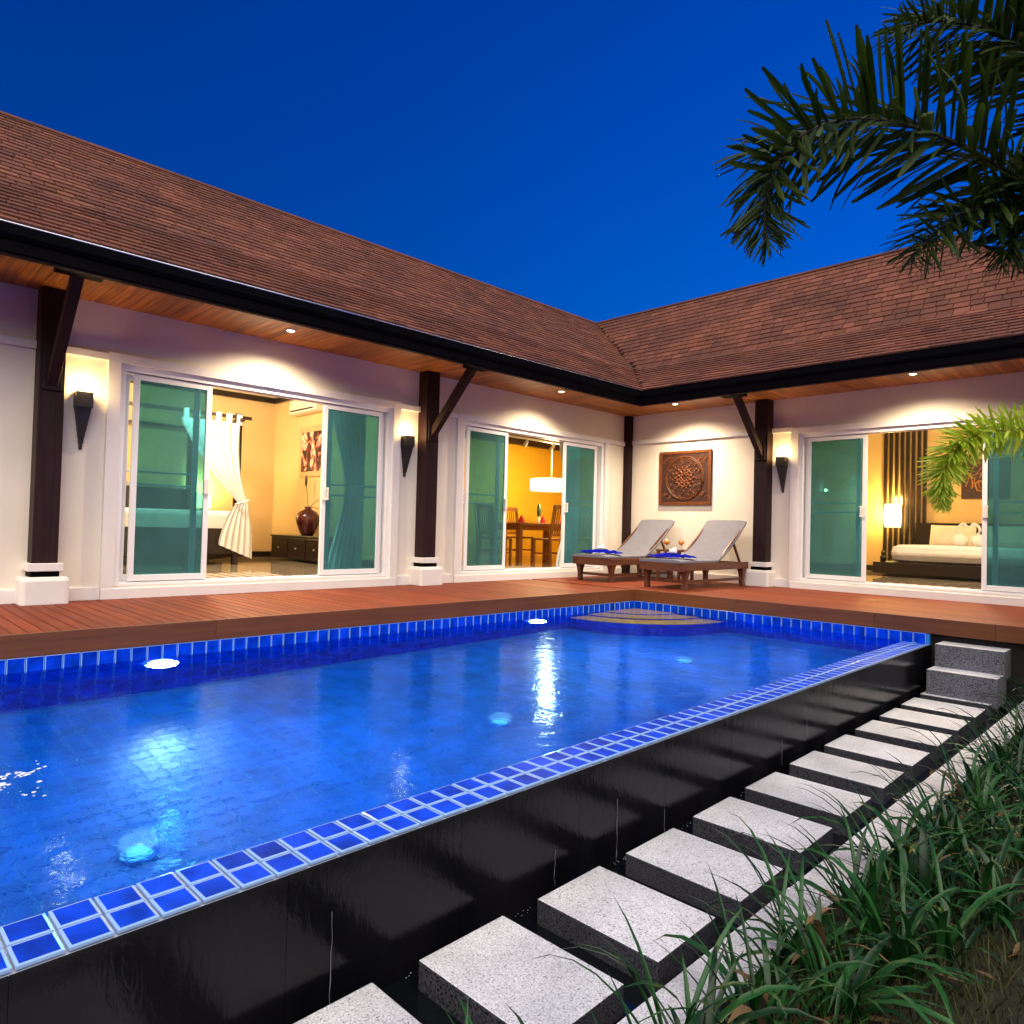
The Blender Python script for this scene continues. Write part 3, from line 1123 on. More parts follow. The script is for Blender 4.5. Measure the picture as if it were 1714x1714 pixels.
# black overflow wall
b = MB()
ya, yb = PE - 0.15, 0.058
b.hexa([(xin(ya), ya, ZF), (xin(ya) + 2 * TW, ya, ZF), (xin(yb) + 2 * TW, yb, ZF), (xin(yb), yb, ZF),
        (xin(ya), ya, ZW - 0.014), (xin(ya) + 2 * TW, ya, ZW - 0.014), (xin(yb) + 2 * TW, yb, ZW - 0.014), (xin(yb), yb, ZW - 0.014)])
b.f.pop(5)
b.m.pop(5)
b.f.pop(1)
b.m.pop(1)
b.quad((xin(ya), ya, ZF), (xin(yb), yb, ZF), (xin(yb), yb, ZW - .014), (xin(ya), ya, ZW - .014), 1)
b.quad((xin(ya), ya, ZW - .014), (xin(yb), yb, ZW - .014), (xin(yb) + 2 * TW, yb, ZW - .014), (xin(ya) + 2 * TW, ya, ZW - .014), 2)
b.build('overflow_wall', [M['wblack'], M['pgrout'], M['grout']], pool)


for k in range(14):
    y1 = 0.05 - k * 0.68
    y0 = y1 - 0.6785
    cb = MB()
    t = R.uniform(0.0055, 0.006)
    xo = 2 * TW
    cb.hexa([(xin(y0) + xo, y0, -0.9), (xin(y0) + xo + t, y0, -0.9), (xin(y1) + xo + t, y1, -0.9), (xin(y1) + xo, y1, -0.9),
             (xin(y0) + xo, y0, ZW - 0.012), (xin(y0) + xo + t, y0, ZW - 0.012), (xin(y1) + xo + t, y1, ZW - 0.012), (xin(y1) + xo, y1, ZW - 0.012)])
    cb.build('cladding_slab', M['wblack'], pool)


def tile_mesh(w, h, t=0.009, rim=0.0075, z=None):
    """glazed tile lying in XY, top at z=0"""
    b = MB()
    hw, hh = w / 2, h / 2
    o = [(-hw, -hh, -t), (hw, -hh, -t), (hw, hh, -t), (-hw, hh, -t)]
    e = 0.0015
    p = [(-hw, -hh, -e), (hw, -hh, -e), (hw, hh, -e), (-hw, hh, -e)]
    q = [(-hw + rim, -hh + rim, 0), (hw - rim, -hh + rim, 0), (hw - rim, hh - rim, 0), (-hw + rim, hh - rim, 0)]
    b.add(o + p + q, [(0, 1, 5, 4), (1, 2, 6, 5), (2, 3, 7, 6), (3, 0, 4, 7), (4, 5, 9, 8), (5, 6, 10, 9), (6, 7, 11, 10), (7, 4, 8, 11)], 1)
    b.add(q, [(0, 1, 2, 3)], 0)
    return b.mesh('tile', [M['tile'], M['rim']])


TP = 0.106
tm_top = tile_mesh(TW - 0.006, TP - 0.007)
tm_w = tile_mesh(TP - 0.006, 0.145, 0.009, 0.004)
y = 0.0
while y > -9.45:
    for c in (0, 1):
        yc = y - TP / 2
        mw = Matrix.Translation((xin(yc) + TW * (c + 0.5), yc, ZW + 0.001 + R.uniform(-0.0008, 0.0008))) @ Matrix.Rotation(SH + R.uniform(-.006, .006), 4, 'Z') @ Matrix.Rotation(R.uniform(-.006, .006), 4, 'X')
        link('tile', tm_top, pool, 0, mw)
    y -= TP
y = -0.004
while y > -9.4:
    mw = Matrix.Translation((R.uniform(-.0008, .0008), y - TP / 2, -0.227)) @ Matrix.Rotation(pi / 2, 4, 'Y') @ Matrix.Rotation(pi / 2, 4, 'Z')
    link('tile', tm_w, pool, 0, mw)
    y -= TP
TPX = 0.112
tm_x = tile_mesh(TPX - 0.006, 0.145, 0.009, 0.004)
x = 0.004
while x < 3.45:
    mw = Matrix.Translation((x + TPX / 2, 0.0 + R.uniform(-.0008, .0008), -0.227)) @ Matrix.Rotation(pi / 2, 4, 'X')
    link('tile', tm_x, pool, 0, mw)
    x += TPX
# the many tiles under water, one real mesh
b = MB()
T2 = 0.108
g = 0.005


def under_tile(c, u, v, n, w, h):
    c, u, v, n = Vector(c), Vector(u), Vector(v), Vector(n)
    P = [c - u * w - v * h, c + u * w - v * h, c + u * w + v * h, c - u * w + v * h]
    b.add(P + [p + n * 0.008 for p in P], [(4, 5, 6, 7), (0, 1, 5, 4), (1, 2, 6, 5), (2, 3, 7, 6), (3, 0, 4, 7)])


for i in range(30):
    for j in range(88):
        under_tile((0.054 + i * T2, -0.054 - j * T2, ZF - 0.012), (1, 0, 0), (0, 1, 0), (0, 0, 1), T2 / 2 - g, T2 / 2 - g)
o = b.build('tile_bed', M['ptile'], pool)
o['kind'] = 'stuff'
b = MB()
for k in range(9):
    zc = -0.30 - 0.054 - k * T2
    for j in range(88):
        under_tile((-0.010, -0.054 - j * T2, zc), (0, 1, 0), (0, 0, 1), (1, 0, 0), T2 / 2 - g, T2 / 2 - g)
    for i in range(30):
        under_tile((0.054 + i * T2, 0.012, zc), (1, 0, 0), (0, 0, 1), (0, -1, 0), T2 / 2 - g, T2 / 2 - g)
o = b.build('wall_tile_bed', M['tile'], pool)
o['kind'] = 'stuff'

# curved corner steps in the pool
for rad, zt, zb in ((0.63, -0.275, -0.45), (0.97, -0.38, -0.60), (1.31, -0.50, -1.34)):
    n = 24
    arc = [(rad * sin(pi / 2 * i / n), -rad * cos(pi / 2 * i / n)) for i in range(n + 1)]
    bb = MB()
    V = [(0.002, -0.002, zt)] + [(x, y, zt) for x, y in arc] + [(x, y, zt - 0.035) for x, y in arc] + [(x * 0.985, y * 0.985, zb) for x, y in arc]
    F = [(0, i + 1, i + 2) for i in range(n)]
    F2 = [(i + 1, i + 2 + n, i + 3 + n, i + 2)[::-1] for i in range(n)]
    F3 = [(n + 2 + i, 2 * n + 3 + i, 2 * n + 4 + i, n + 3 + i)[::-1] for i in range(n)]
    bb.add(V, F + F2, 0)
    bb.f += F3
    bb.m += [1] * len(F3)
    bb.build('pool_step', [M['nosing'], M['tile']], pool)

# water surface
b = MB()
b.quad((0.0, PE, ZW), (xin(PE) + 0.002, PE, ZW), (xin(0) + 0.002, 0.0, ZW), (0.0, 0.0, ZW))
o = b.build('pool_water', M['water'])
o['kind'] = 'structure'

# underwater lamps: housing, lens and their light
plab = ['round underwater lamp in the left pool wall, nearest the camera, glaring white', 'round underwater lamp in the left pool wall near the corner steps']
for (yy, lab) in ((-5.96, plab[0]), (-1.96, plab[1])):
    t = thing('pool_lamp', lab, 'pool lamp', 'lamps in the pool wall', (0.0, yy, -0.40))
    rg = MB()
    rg.tube([(0.02, 0.10 * cos(a), 0.10 * sin(a)) for a in [2 * pi * i / 20 for i in range(20)]], 0.014, 6, closed=True)
    rg.build('ring', M['chrome'], t, True)
    ln = MB()
    nn = 20
    ln.add([(0.03, 0, 0)] + [(0.016, 0.09 * cos(2 * pi * i / nn), 0.09 * sin(2 * pi * i / nn)) for i in range(nn)],
           [(0, i + 1, (i + 1) % nn + 1) for i in range(nn)])
    ln.build('lens', M['poollamp'], t, True)
    lamp('pool_light', 'SPOT', (0.06, 0, 0), 75, (0.36, 0.80, 1.0), t, 0.12, (0, RAD(-97), 0), 136, 1.0)
for (xx, yy, lab) in ((2.02, -4.38, 'small floor lamp glowing cyan in the middle of the pool floor'), (2.18, -6.73, 'small floor lamp glowing cyan on the pool floor nearest the camera'),
                      (1.88, -1.80, 'small floor lamp glowing cyan on the pool floor in front of the corner steps')):
    t = thing('pool_floor_lamp', lab, 'pool lamp', 'lamps in the pool floor', (xx, yy, ZF))
    MB().lathe([(0.085, 0), (0.085, 0.012), (0.07, 0.016)], 18).build('ring', M['ptile'], t)
    MB().lathe([(0.066, 0.012), (0.05, 0.02), (0.0, 0.022)], 18).build('lens', M['floorlamp'], t)
    lamp('pool_light', 'POINT', (0, 0, 0.10), 0.02, (0.3, 0.8, 1.0), t, 0.08)

# foam of the spa jet at the left edge of the view
b = MB()
for i in range(1500):
    a, r = R.uniform(0, 2 * pi), abs(R.gauss(0, 0.13))
    x, y = 2.24 + r * cos(a) * 0.9 + R.gauss(0, .02), -7.40 + r * sin(a) * 1.1 + 0.12 * R.random() ** 3
    if noise.noise((x * 14, y * 14, 1.0)) < -0.05 + r * 0.9:
        continue
    s = R.uniform(0.0012, 0.006) * (1.2 - min(1, r * 2.0))
    b.blob((x, y, ZW + R.uniform(-0.001, 0.010) * (1 - min(1, 2 * r))), (s * 1.2, s * 2.2, s * 0.7), 6, 4)
o = b.build('jet_foam', M['foam'], None, True)
o['kind'] = 'stuff'

# threads of water down the black wall
b = MB()
for (yy, z0, z1) in ((-6.60, -0.42, -0.76), (-5.55, -0.55, -0.70), (-5.12, -0.45, -0.74), (-4.72, -0.6, -0.72), (-3.36, -0.52, -0.70), (-2.97, -0.44, -0.60)):
    xx = xin(yy) + 2 * TW + 0.008
    pts = [(xx + R.uniform(0, .002), yy + R.uniform(-.004, .004), z0 + (z1 - z0) * i / 8) for i in range(9)]
    b.tube(pts, [0.0004 + 0.0014 * R.random() ** 2 * (i / 8) for i in range(9)], 5)
# splash line at the foot of the wall
for i in range(240):
    yy = R.uniform(-7.2, -3.2)
    if noise.noise((yy * 3, 0, 0)) < 0.05:
        continue
    s = R.uniform(0.0008, 0.0022)
    b.blob((xin(yy) + 2 * TW + R.uniform(0.004, 0.03), yy, -0.739 + R.uniform(0, 0.01)), (s, s * 2.2, s), 5, 4)
o = b.build('trickling_water', M['trickle'], None, True)
o['kind'] = 'stuff'

# ================================================================ OVERFLOW CHANNEL, STEPPING STONES, KERB
b = MB()
b.box(3.35, PE - 0.4, -0.95, 4.6, 0.06, -0.80)
o = b.build('channel_floor', M['void'])
o['kind'] = 'structure'
m, nt, bs = newmat('still_dark_water')
bs.inputs['Base Color'].default_value = (0.004, 0.005, 0.006, 1)
bs.inputs['Roughness'].default_value = 0.08
nn_ = N(nt, 'ShaderNodeTexNoise', i_Scale=14.0, i_Detail=3.0)
tcx = N(nt, 'ShaderNodeTexCoord')
nt.links.new(tcx.outputs['Object'], nn_.inputs['Vector'])
add_bump(nt, bs, nn_.outputs['Fac'], 0.15, 0.01)
M['blackwater'] = m
b = MB()
b.quad((xin(PE) + 2 * TW + 0.001, PE, -0.745), (4.45, PE, -0.745), (4.36, 0.055, -0.745), (xin(0) + 2 * TW + 0.001, 0.055, -0.745))
o = b.build('channel_water', M['blackwater'])
o['kind'] = 'structure'


def slab(name, w, d, h, side='shadeside'):
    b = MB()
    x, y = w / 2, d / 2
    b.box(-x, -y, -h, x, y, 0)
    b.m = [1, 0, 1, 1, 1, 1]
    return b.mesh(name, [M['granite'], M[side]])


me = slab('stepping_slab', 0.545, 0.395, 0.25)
ordn = ['touching the foot of the granite steps', 'second out from the granite steps', 'third out from the granite steps', 'fourth out from the granite steps',
        'fifth out from the granite steps', 'sixth out from the granite steps', 'seventh out from the granite steps', 'eighth out from the granite steps',
        'ninth out from the granite steps', 'just beyond the yellow-tipped leaf', 'with grass blades crossing its near corner',
        'large in the foreground beside the black wall', 'only its far corner showing at the bottom edge']
PS = 0.563
ROWS = (-0.52, -1.10, -1.665, -2.23, -2.83, -3.405, -4.005, -4.575, -5.17, -5.74, -6.31, -6.88, -7.45)
for i in range(13):
    yf = ROWS[i]
    yc = yf + 0.395 / 2
    xc = (3.558 - 0.0190 * yf if yf > -5 else 3.665) + 0.2725
    labels = {0: 'granite stepping slab partly under the lower step block', 9: None}
    lab = 'white speckled granite stepping slab ' + ordn[i]
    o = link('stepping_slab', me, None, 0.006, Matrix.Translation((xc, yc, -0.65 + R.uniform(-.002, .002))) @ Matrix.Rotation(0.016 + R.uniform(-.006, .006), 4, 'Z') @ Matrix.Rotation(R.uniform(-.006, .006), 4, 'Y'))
    tag(o, lab, 'stepping stone', 'granite slabs across the overflow channel')
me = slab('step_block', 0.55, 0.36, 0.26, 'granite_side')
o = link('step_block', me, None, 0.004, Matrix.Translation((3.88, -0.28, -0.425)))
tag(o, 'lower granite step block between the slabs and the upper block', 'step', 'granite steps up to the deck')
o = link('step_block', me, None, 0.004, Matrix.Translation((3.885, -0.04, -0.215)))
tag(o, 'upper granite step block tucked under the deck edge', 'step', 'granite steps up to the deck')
kerb = thing('kerb', 'long low kerb of white granite slabs along the grass bed', 'kerb')
y = 0.5
while y > -9:
    L = R.choice((0.6, 0.6, 0.6))
    yc = y - L / 2
    kb = MB()
    kb.box(-0.085, -L / 2 + 0.003, -0.2, 0.085, L / 2 - 0.003, 0)
    kb.m = [1, 0, 1, 1, 1, 1]
    me = kb.mesh('kerb_slab', [M['granite'], M['shadeside']])
    link('kerb_slab', me, kerb, 0.004, Matrix.Translation((4.355 - 0.007 * yc * 0.5, yc, -0.655 + R.uniform(-.002, .002))) @ Matrix.Rotation(SH * 0.4 + R.uniform(-.004, .004), 4, 'Z'))
    y -= L

# ================================================================ GROUND
b = MB()
b.quad((-400, -400, -1.6), (400, -400, -1.6), (400, 400, -1.6), (-400, 400, -1.6))
o = b.build('ground', M['soil'])
o['kind'] = 'structure'
b = MB()
nx, ny = 40, 60
V, F = [], []
for i in range(nx + 1):
    for j in range(ny + 1):
        x = 4.42 + (i / nx) ** 2 * 60
        y = -14 + 20 * j / ny if True else 0
        z = -0.69 + 0.03 * noise.noise((x * 1.2, y * 1.2, 0)) + 0.012 * noise.noise((x * 5, y * 5, 3))
        V.append((x, y, z))
for i in range(nx):
    for j in range(ny):
        F.append((i * (ny + 1) + j, (i + 1) * (ny + 1) + j, (i + 1) * (ny + 1) + j + 1, i * (ny + 1) + j + 1))
b.add(V, F)
o = b.build('lawn', M['lawn'], None, True)
o['kind'] = 'structure'
b = MB()
b.box(4.42, -14, -1.6, 64, 6, -0.80)
o = b.build('garden_soil', M['soil'])
o['kind'] = 'structure'

# short turf near the camera
b = MB()
for i in range(46000):
    x = 4.60 + 4.5 * R.random() ** 2.0
    y = R.uniform(-7.8, 0.6)
    if (Vector((x, y, -0.67)) - CAM).length < 0.7:
        continue
    z = -0.695 + 0.03 * noise.noise((x * 1.2, y * 1.2, 0))
    a = R.uniform(0, 2 * pi)
    h = R.uniform(0.025, 0.095)
    lean = R.uniform(0.2, 1.2) * h
    wd = R.uniform(0.0015, 0.0035)
    dx, dy = cos(a), sin(a)
    b.add([(x - dy * wd, y + dx * wd, z), (x + dy * wd, y - dx * wd, z), (x + dx * lean * .5 + dy * wd * .7, y + dy * lean * .5 - dx * wd * .7, z + h * .65),
           (x + dx * lean * .5 - dy * wd * .7, y + dy * lean * .5 + dx * wd * .7, z + h * .65), (x + dx * lean, y + dy * lean, z + h)],
          [(0, 1, 2, 3), (3, 2, 4)])
o = b.build('turf', M['grass'])
o['kind'] = 'stuff'


# ================================================================ STRAP-LEAVED PLANTS
def strap_mesh(L, wd, arch, twist, mat, nseg=7):
    """arching strap leaf from the origin, leaning towards +X"""
    V, F = [], []
    p = Vector((0, 0, 0))
    ang = RAD(80)
    for i in range(nseg + 1):
        t = i / nseg
        w_ = wd * (0.75 + 0.5 * t) * (1 - t ** 3.5) + 0.0006
        d = Vector((cos(ang), 0, sin(ang)))
        nrm = Vector((-sin(ang), 0, cos(ang)))
        sd = Vector((0, 1, 0)) * cos(twist * t) + nrm * sin(twist * t)
        V += [p - sd * w_ + nrm * w_ * 0.35, p, p + sd * w_ + nrm * w_ * 0.35]
        p = p + d * (L / nseg)
        ang -= arch / nseg * (0.35 + 1.3 * t)
    for i in range(nseg):
        for k in range(2):
            F.append((i * 3 + k, i * 3 + k + 1, i * 3 + 4 + k, i * 3 + 3 + k))
    return V, F


SV = [strap_mesh(L * 0.98, wd * 1.12, ar, tw, None) for (L, wd, ar, tw) in
      ((0.42, 0.0095, 1.5, 0.3), (0.36, 0.012, 1.9, -0.3), (0.46, 0.0085, 2.1, 0.5), (0.30, 0.0125, 1.2, 0.1), (0.50, 0.010, 2.4, -0.2), (0.38, 0.0075, 1.0, 0.4), (0.26, 0.011, 2.2, 0.0))]
SM = []
for V, F in SV:
    b = MB().add(V, F)
    SM.append(b.mesh('leaf', M['strap'], True))
SMD = [MB().add(*SV[q]).mesh('leaf', M['dry'], True) for q in (1, 6)]
SMY = MB().add(*SV[3]).mesh('leaf', M['strapy'], True)
CLUMPS = [(4.50, -6.10), (4.56, -5.78), (4.66, -5.52), (4.50, -5.34), (4.72, -5.14), (4.55, -4.98), (4.82, -4.92), (4.64, -4.62), (4.50, -4.42),
          (4.86, -4.50), (4.70, -4.22), (4.55, -3.92), (4.84, -3.84), (4.66, -3.56), (4.52, -3.24), (4.80, -3.24), (4.62, -2.86), (4.78, -2.62), (4.54, -2.48),
          (4.70, -2.16), (4.52, -1.86), (4.74, -1.66), (4.56, -1.36), (4.72, -1.08), (4.52, -0.82), (4.68, -0.52), (4.48, -0.30), (4.95, -2.05), (4.98, -2.95), (4.92, -1.2),
          (4.62, -6.45), (4.52, -6.75)]


SEEN = {}
for i, (cx_, cy_) in enumerate(CLUMPS):
    dist = (Vector((cx_, cy_, -0.67)) - CAM).length
    near = 'tight against the kerb' if cx_ < 4.49 else 'next to the kerb' if cx_ < 4.59 else 'in mid bed' if cx_ < 4.72 else 'on the lawn side'
    slabn = max(0, min(11, round((-0.4 - cy_) / 0.563)))
    ordw = ['first', 'second', 'third', 'fourth', 'fifth', 'sixth', 'seventh', 'eighth', 'ninth', 'tenth', 'eleventh', 'last'][slabn]
    lab = f'strap-leaved clump {near}, by the {ordw} slab from the steps'
    SEEN[lab] = SEEN.get(lab, 0) + 1
    if SEEN[lab] > 1:
        lab = lab.replace('strap-leaved clump', 'upright leafy clump')
    t = thing('strap_leaf_plant', lab, 'plant', 'strap-leaved plants along the kerb', (cx_ + 0.05, cy_, -0.69), 0)
    nl = 21 if dist < 4.5 else 18
    joined = MB()
    for k in range(nl):
        ti = R.randrange(len(SM))
        az = R.uniform(0, 2 * pi)
        tilt = R.uniform(-0.25, 0.75)
        sc = R.uniform(0.72, 1.12)
        mw = (Matrix.Translation((R.uniform(-.05, .05), R.uniform(-.05, .05), 0)) @ Matrix.Rotation(az, 4, 'Z') @ Matrix.Rotation(tilt, 4, 'Y')
              @ Matrix.Diagonal((sc, sc * R.uniform(0.85, 1.25), sc, 1)))
        if dist < 5.6:
            me = SM[ti]
            if (i in (7, 8) and k == 3) or (i == 13 and k == 2):
                me = SMY
            if R.random() < 0.035:
                me = R.choice(SMD)
            link('leaf', me, t, 0, mw)
        else:
            V, F = SV[ti]
            joined.add([mw @ Vector(p) for p in V], F)
    for k in range(8 if cx_ < 4.6 else 3):      # long thin blades arching over the kerb
        sc = R.uniform(1.0, 1.35)
        ti = R.choice((0, 2, 5, 5))
        mw = (Matrix.Translation((R.uniform(-.09, .02), R.uniform(-.12, .12), 0)) @ Matrix.Rotation(R.gauss(pi, 0.55), 4, 'Z') @ Matrix.Rotation(R.uniform(0.0, 0.45), 4, 'Y')
              @ Matrix.Diagonal((sc, sc * 0.75, sc, 1)))
        if dist < 5.6:
            link('leaf', SM[ti], t, 0, mw)
        else:
            V, F = SV[ti]
            joined.add([mw @ Vector(p) for p in V], F)
    if joined.v:
        o = joined.build('foliage', M['strap'], t, True)
b = MB()
for i in range(260):
    x, y = R.uniform(4.46, 5.6), R.uniform(-6.6, -1.0)
    a, L = R.uniform(0, 6.28), R.uniform(0.02, 0.07)
    dx, dy = cos(a) * L, sin(a) * L
    z = -0.672 + R.uniform(-.01, .012)
    wx, wy = -dy * .16, dx * .16
    b.add([(x - dx, y - dy, z), (x + wx, y + wy, z + .008), (x + dx, y + dy, z + R.uniform(0, .015)), (x - wx, y - wy, z + .004)], [(0, 1, 2, 3)])
o = b.build('leaf_litter', M['dry'])
o['kind'] = 'stuff'
# dense undergrowth between the clumps
b = MB()
for i in range(900):
    x = R.gauss(4.66, 0.12)
    y = R.uniform(-6.8, 0.0)
    if x < 4.47:
        continue
    V, F = SV[R.randrange(len(SV))]
    sc = R.uniform(0.35, 0.7)
    mw = Matrix.Translation((x, y, -0.69)) @ Matrix.Rotation(R.uniform(0, 6.28), 4, 'Z') @ Matrix.Rotation(R.uniform(-.2, .9), 4, 'Y') @ Matrix.Scale(sc, 4)
    b.add([mw @ Vector(p) for p in V], F)
o = b.build('undergrowth', M['strap'], None, True)
o['kind'] = 'stuff'


# ================================================================ PALMS
def leaflet_data(L, wd, droop, fold=0.3, nseg=5, blunt=0.35):
    V, F = [], []
    p = Vector((0, 0, 0))
    a = 0.0
    for i in range(nseg + 1):
        t = i / nseg
        w_ = wd * min(1.0, 0.35 + 2.6 * t) * (1.0 if t < 0.8 else 1.0 - (t - 0.8) / 0.2 * (1 - blunt))
        d = Vector((cos(a), 0, -sin(a)))
        n = Vector((sin(a), 0, cos(a)))
        V += [p + Vector((0, -w_, 0)) - n * w_ * fold, p, p + Vector((0, w_, 0)) - n * w_ * fold]
        p = p + d * (L / nseg)
        a += droop / nseg * (0.4 + 1.2 * t)
    for i in range(nseg):
        for k in range(2):
            F.append((i * 3 + k, i * 3 + k + 1, i * 3 + 4 + k, i * 3 + 3 + k))
    return V, F


PV = [leaflet_data(1.0, w_, d, f, 5, bl) for w_, d, f, bl in ((0.030, 0.4, 0.3, 0.5), (0.036, 0.7, 0.4, 0.35), (0.022, 0.2, 0.2, 0.6), (0.032, 0.9, 0.5, 0.4), (0.027, 0.5, 0.1, 0.6))]
PMD = [MB().add(V, F).mesh('leaflet', M['palm'], True) for V, F in PV]
PV2 = [leaflet_data(1.0, w_, d, f, 5, bl) for w_, d, f, bl in ((0.038, 0.5, 0.3, 0.3), (0.045, 0.9, 0.4, 0.2), (0.032, 0.2, 0.2, 0.4), (0.042, 1.2, 0.4, 0.3))]
PML = [MB().add(V, F).mesh('leaflet', M['palmlit'], True) for V, F in PV2]


def catmull(P, n):
    P = [Vector(p) for p in P]
    Q = [P[0] * 2 - P[1]] + P + [P[-1] * 2 - P[-2]]
    out = []
    for i in range(1, len(Q) - 2):
        for k in range(n):
            t = k / n
            a, b_, c, d = Q[i - 1], Q[i], Q[i + 1], Q[i + 2]
            out.append(0.5 * ((2 * b_) + (c - a) * t + (2 * a - 5 * b_ + 4 * c - d) * t * t + (3 * b_ - a - 3 * c + d) * t ** 3))
    out.append(P[-1])
    return out


def frond(parent, pts, nleaf, lmax, meshes, vdata, rmat, lmat, individual, r0=0.016, bare=0.12, plume=(0, 0.9), tipmin=0.45, extra=0):
    path = catmull(pts, 8)
    n = len(path)
    b = MB()
    b.tube(path, [r0 * (1 - 0.8 * i / (n - 1)) + 0.002 for i in range(n)], 6)
    fo = b.build('frond', rmat, parent, True)
    joined = MB()
    tot = nleaf + extra
    for k in range(tot):
        t = bare + (1 - bare) * (k + R.random() * 0.6) / tot
        t = min(t, 0.998)
        f = t * (n - 1)
        i = int(f)
        p = path[i].lerp(path[min(i + 1, n - 1)], f - i)
        T = (path[min(i + 1, n - 1)] - path[max(i - 1, 0)]).normalized()
        S = T.cross(Vector((0, 0, 1)))
        if S.length < 0.2:
            S = Vector((T.y, -T.x, 0)) + Vector((0.3, 0, 0))
        S.normalize()
        U = S.cross(T).normalized()
        sgn = 1 if k % 2 else -1
        phi = R.uniform(plume[0], plume[1]) * (1 if R.random() < 0.6 else -1)
        out = S * sgn * cos(phi) + U * sin(phi)
        fwd = R.uniform(0.45, 0.8) + 0.5 * max(0, t - 0.75) / 0.25
        X = (out + T * fwd).normalized()
        Yv = X.cross(U)
        if Yv.length < 0.1:
            Yv = X.cross(T)
        Yv.normalize()
        Zv = X.cross(Yv).normalized()
        if Zv.z < 0:
            Zv, Yv = -Zv, -Yv
        L = lmax * (0.55 + 0.45 * sin(pi * min(1, t * 0.9 + 0.15))) * R.uniform(0.82, 1.1)
        if t > 0.8:
            L *= 1 - (1 - tipmin) * (t - 0.8) / 0.2
        mw = Matrix.Translation(p) @ Matrix((X, Yv, Zv)).transposed().to_4x4() @ Matrix.Rotation(R.uniform(-0.9, 0.9), 4, 'X') @ Matrix.Diagonal((L, L, L, 1))
        if individual and (not extra or R.random() < nleaf / tot):
            link('leaflet', R.choice(meshes), fo, 0, mw)
        else:
            V, F = R.choice(vdata)
            joined.add([mw @ Vector(q) for q in V], F)
    if joined.v:
        o = joined.build('leaflet_mass', lmat, fo, True)
        o['kind'] = 'stuff'
    return fo


def palm_trunk(parent, base, top, r0, r1):
    b = MB()
    n = 22
    pts, rad = [], []
    for i in range(n + 1):
        t = i / n
        pts.append(Vector(base).lerp(Vector(top), t) + Vector((0.04 * sin(3 * t), 0, 0)))
        rad.append(r0 + (r1 - r0) * t + (0.006 if i % 2 else 0))
    b.tube(pts, rad, 12)
    b.build('trunk', M['bark'], parent, True)


p1 = thing('palm_tree', 'tall palm whose dark plumed fronds hang over the top right corner', 'palm')
CR = Vector((5.42, -3.05, 2.35))
palm_trunk(p1, (5.55, -2.95, -0.72), CR + Vector((0.03, 0, 0.05)), 0.11, 0.06)
F1 = [CR, (4.98, -3.52, 2.42), (4.84, -3.66, 2.54), (4.61, -3.90, 2.71), (4.41, -4.11, 2.80), (4.24, -4.28, 2.81), (4.08, -4.44, 2.72), (3.995, -4.53, 2.54), (3.96, -4.55, 2.36), (3.97, -4.54, 2.20)]
frond(p1, F1, 150, 0.46, PMD, PV, M['rachis'], M['palm'], True, 0.013, 0.10, (0, 1.1), extra=260)
F0 = [CR, (5.15, -3.35, 2.75), (5.02, -3.49, 3.00), (4.86, -3.66, 3.16), (4.71, -3.83, 3.26), (4.55, -4.02, 3.28), (4.40, -4.2, 3.2)]
frond(p1, F0, 60, 0.42, PMD, PV, M['rachis'], M['palm'], True, 0.013, 0.10, (0, 1.0), extra=280)
F2 = [CR, (5.1, -3.38, 2.42), (4.94, -3.56, 2.43), (4.76, -3.74, 2.42), (4.62, -3.88, 2.36), (4.51, -3.99, 2.23), (4.46, -4.04, 2.12)]
frond(p1, F2, 50, 0.30, PMD, PV, M['rachis'], M['palm'], True, 0.011, 0.12, (0, 1.2), extra=230)
F4 = [CR, (5.10, -3.40, 2.48), (4.95, -3.55, 2.40), (4.84, -3.67, 2.28), (4.765, -3.75, 2.12)]
frond(p1, F4, 40, 0.30, PMD, PV, M['rachis'], M['palm'], True, 0.010, 0.15, (0, 1.2), extra=230)
for az, up in ((0.4, 0.9), (1.3, 0.7), (-0.5, 0.8), (-1.2, 0.9)):
    d = Vector((cos(az), sin(az), 0))
    frond(p1, [CR, CR + d * 0.5 + Vector((0, 0, 0.5 * up)), CR + d * 1.1 + Vector((0, 0, 0.62 * up)), CR + d * 1.7 + Vector((0, 0, 0.3 * up)), CR + d * 2.0 + Vector((0, 0, -0.2))],
          120, 0.42, PMD, PV, M['rachis'], M['palm'], False)
p2 = thing('palm_tree', 'small palm with a brightly lit yellow-green frond drooping before the right bedroom door', 'palm')
C2 = Vector((5.02, 0.0 - 0.12, 1.42))
palm_trunk(p2, (5.06, -0.10, -0.72), C2, 0.07, 0.045)
F3 = [C2, (4.82, -0.12, 1.60), (4.60, -0.22, 1.70), (4.32, -0.46, 1.73), (4.08, -0.70, 1.70), (3.94, -0.84, 1.58), (3.86, -0.92, 1.40), (3.83, -0.95, 1.22), (3.835, -0.94, 1.06)]
frond(p2, F3, 270, 0.28, PML, PV2, M['rachisy'], M['palmlit'], True, 0.010, 0.06, (0, 1.5), 0.6, extra=560)
for az, up in ((0.6, 0.9), (1.6, 0.7), (-0.6, 0.8), (2.2, 1.0)):
    d = Vector((cos(az), sin(az), 0))
    frond(p2, [C2, C2 + d * 0.4 + Vector((0, 0, 0.45 * up)), C2 + d * 0.9 + Vector((0, 0, 0.55 * up)), C2 + d * 1.25 + Vector((0, 0, 0.2 * up)), C2 + d * 1.35 + Vector((0, 0, -0.2))],
          130, 0.22, PML, PV2, M['rachisy'], M['palmlit'], False, 0.01)

# ================================================================ WALL LAMPS AND DOWNLIGHTS
WARM = (1.0, 0.64, 0.24)
SOFTW = (1.0, 0.78, 0.54)


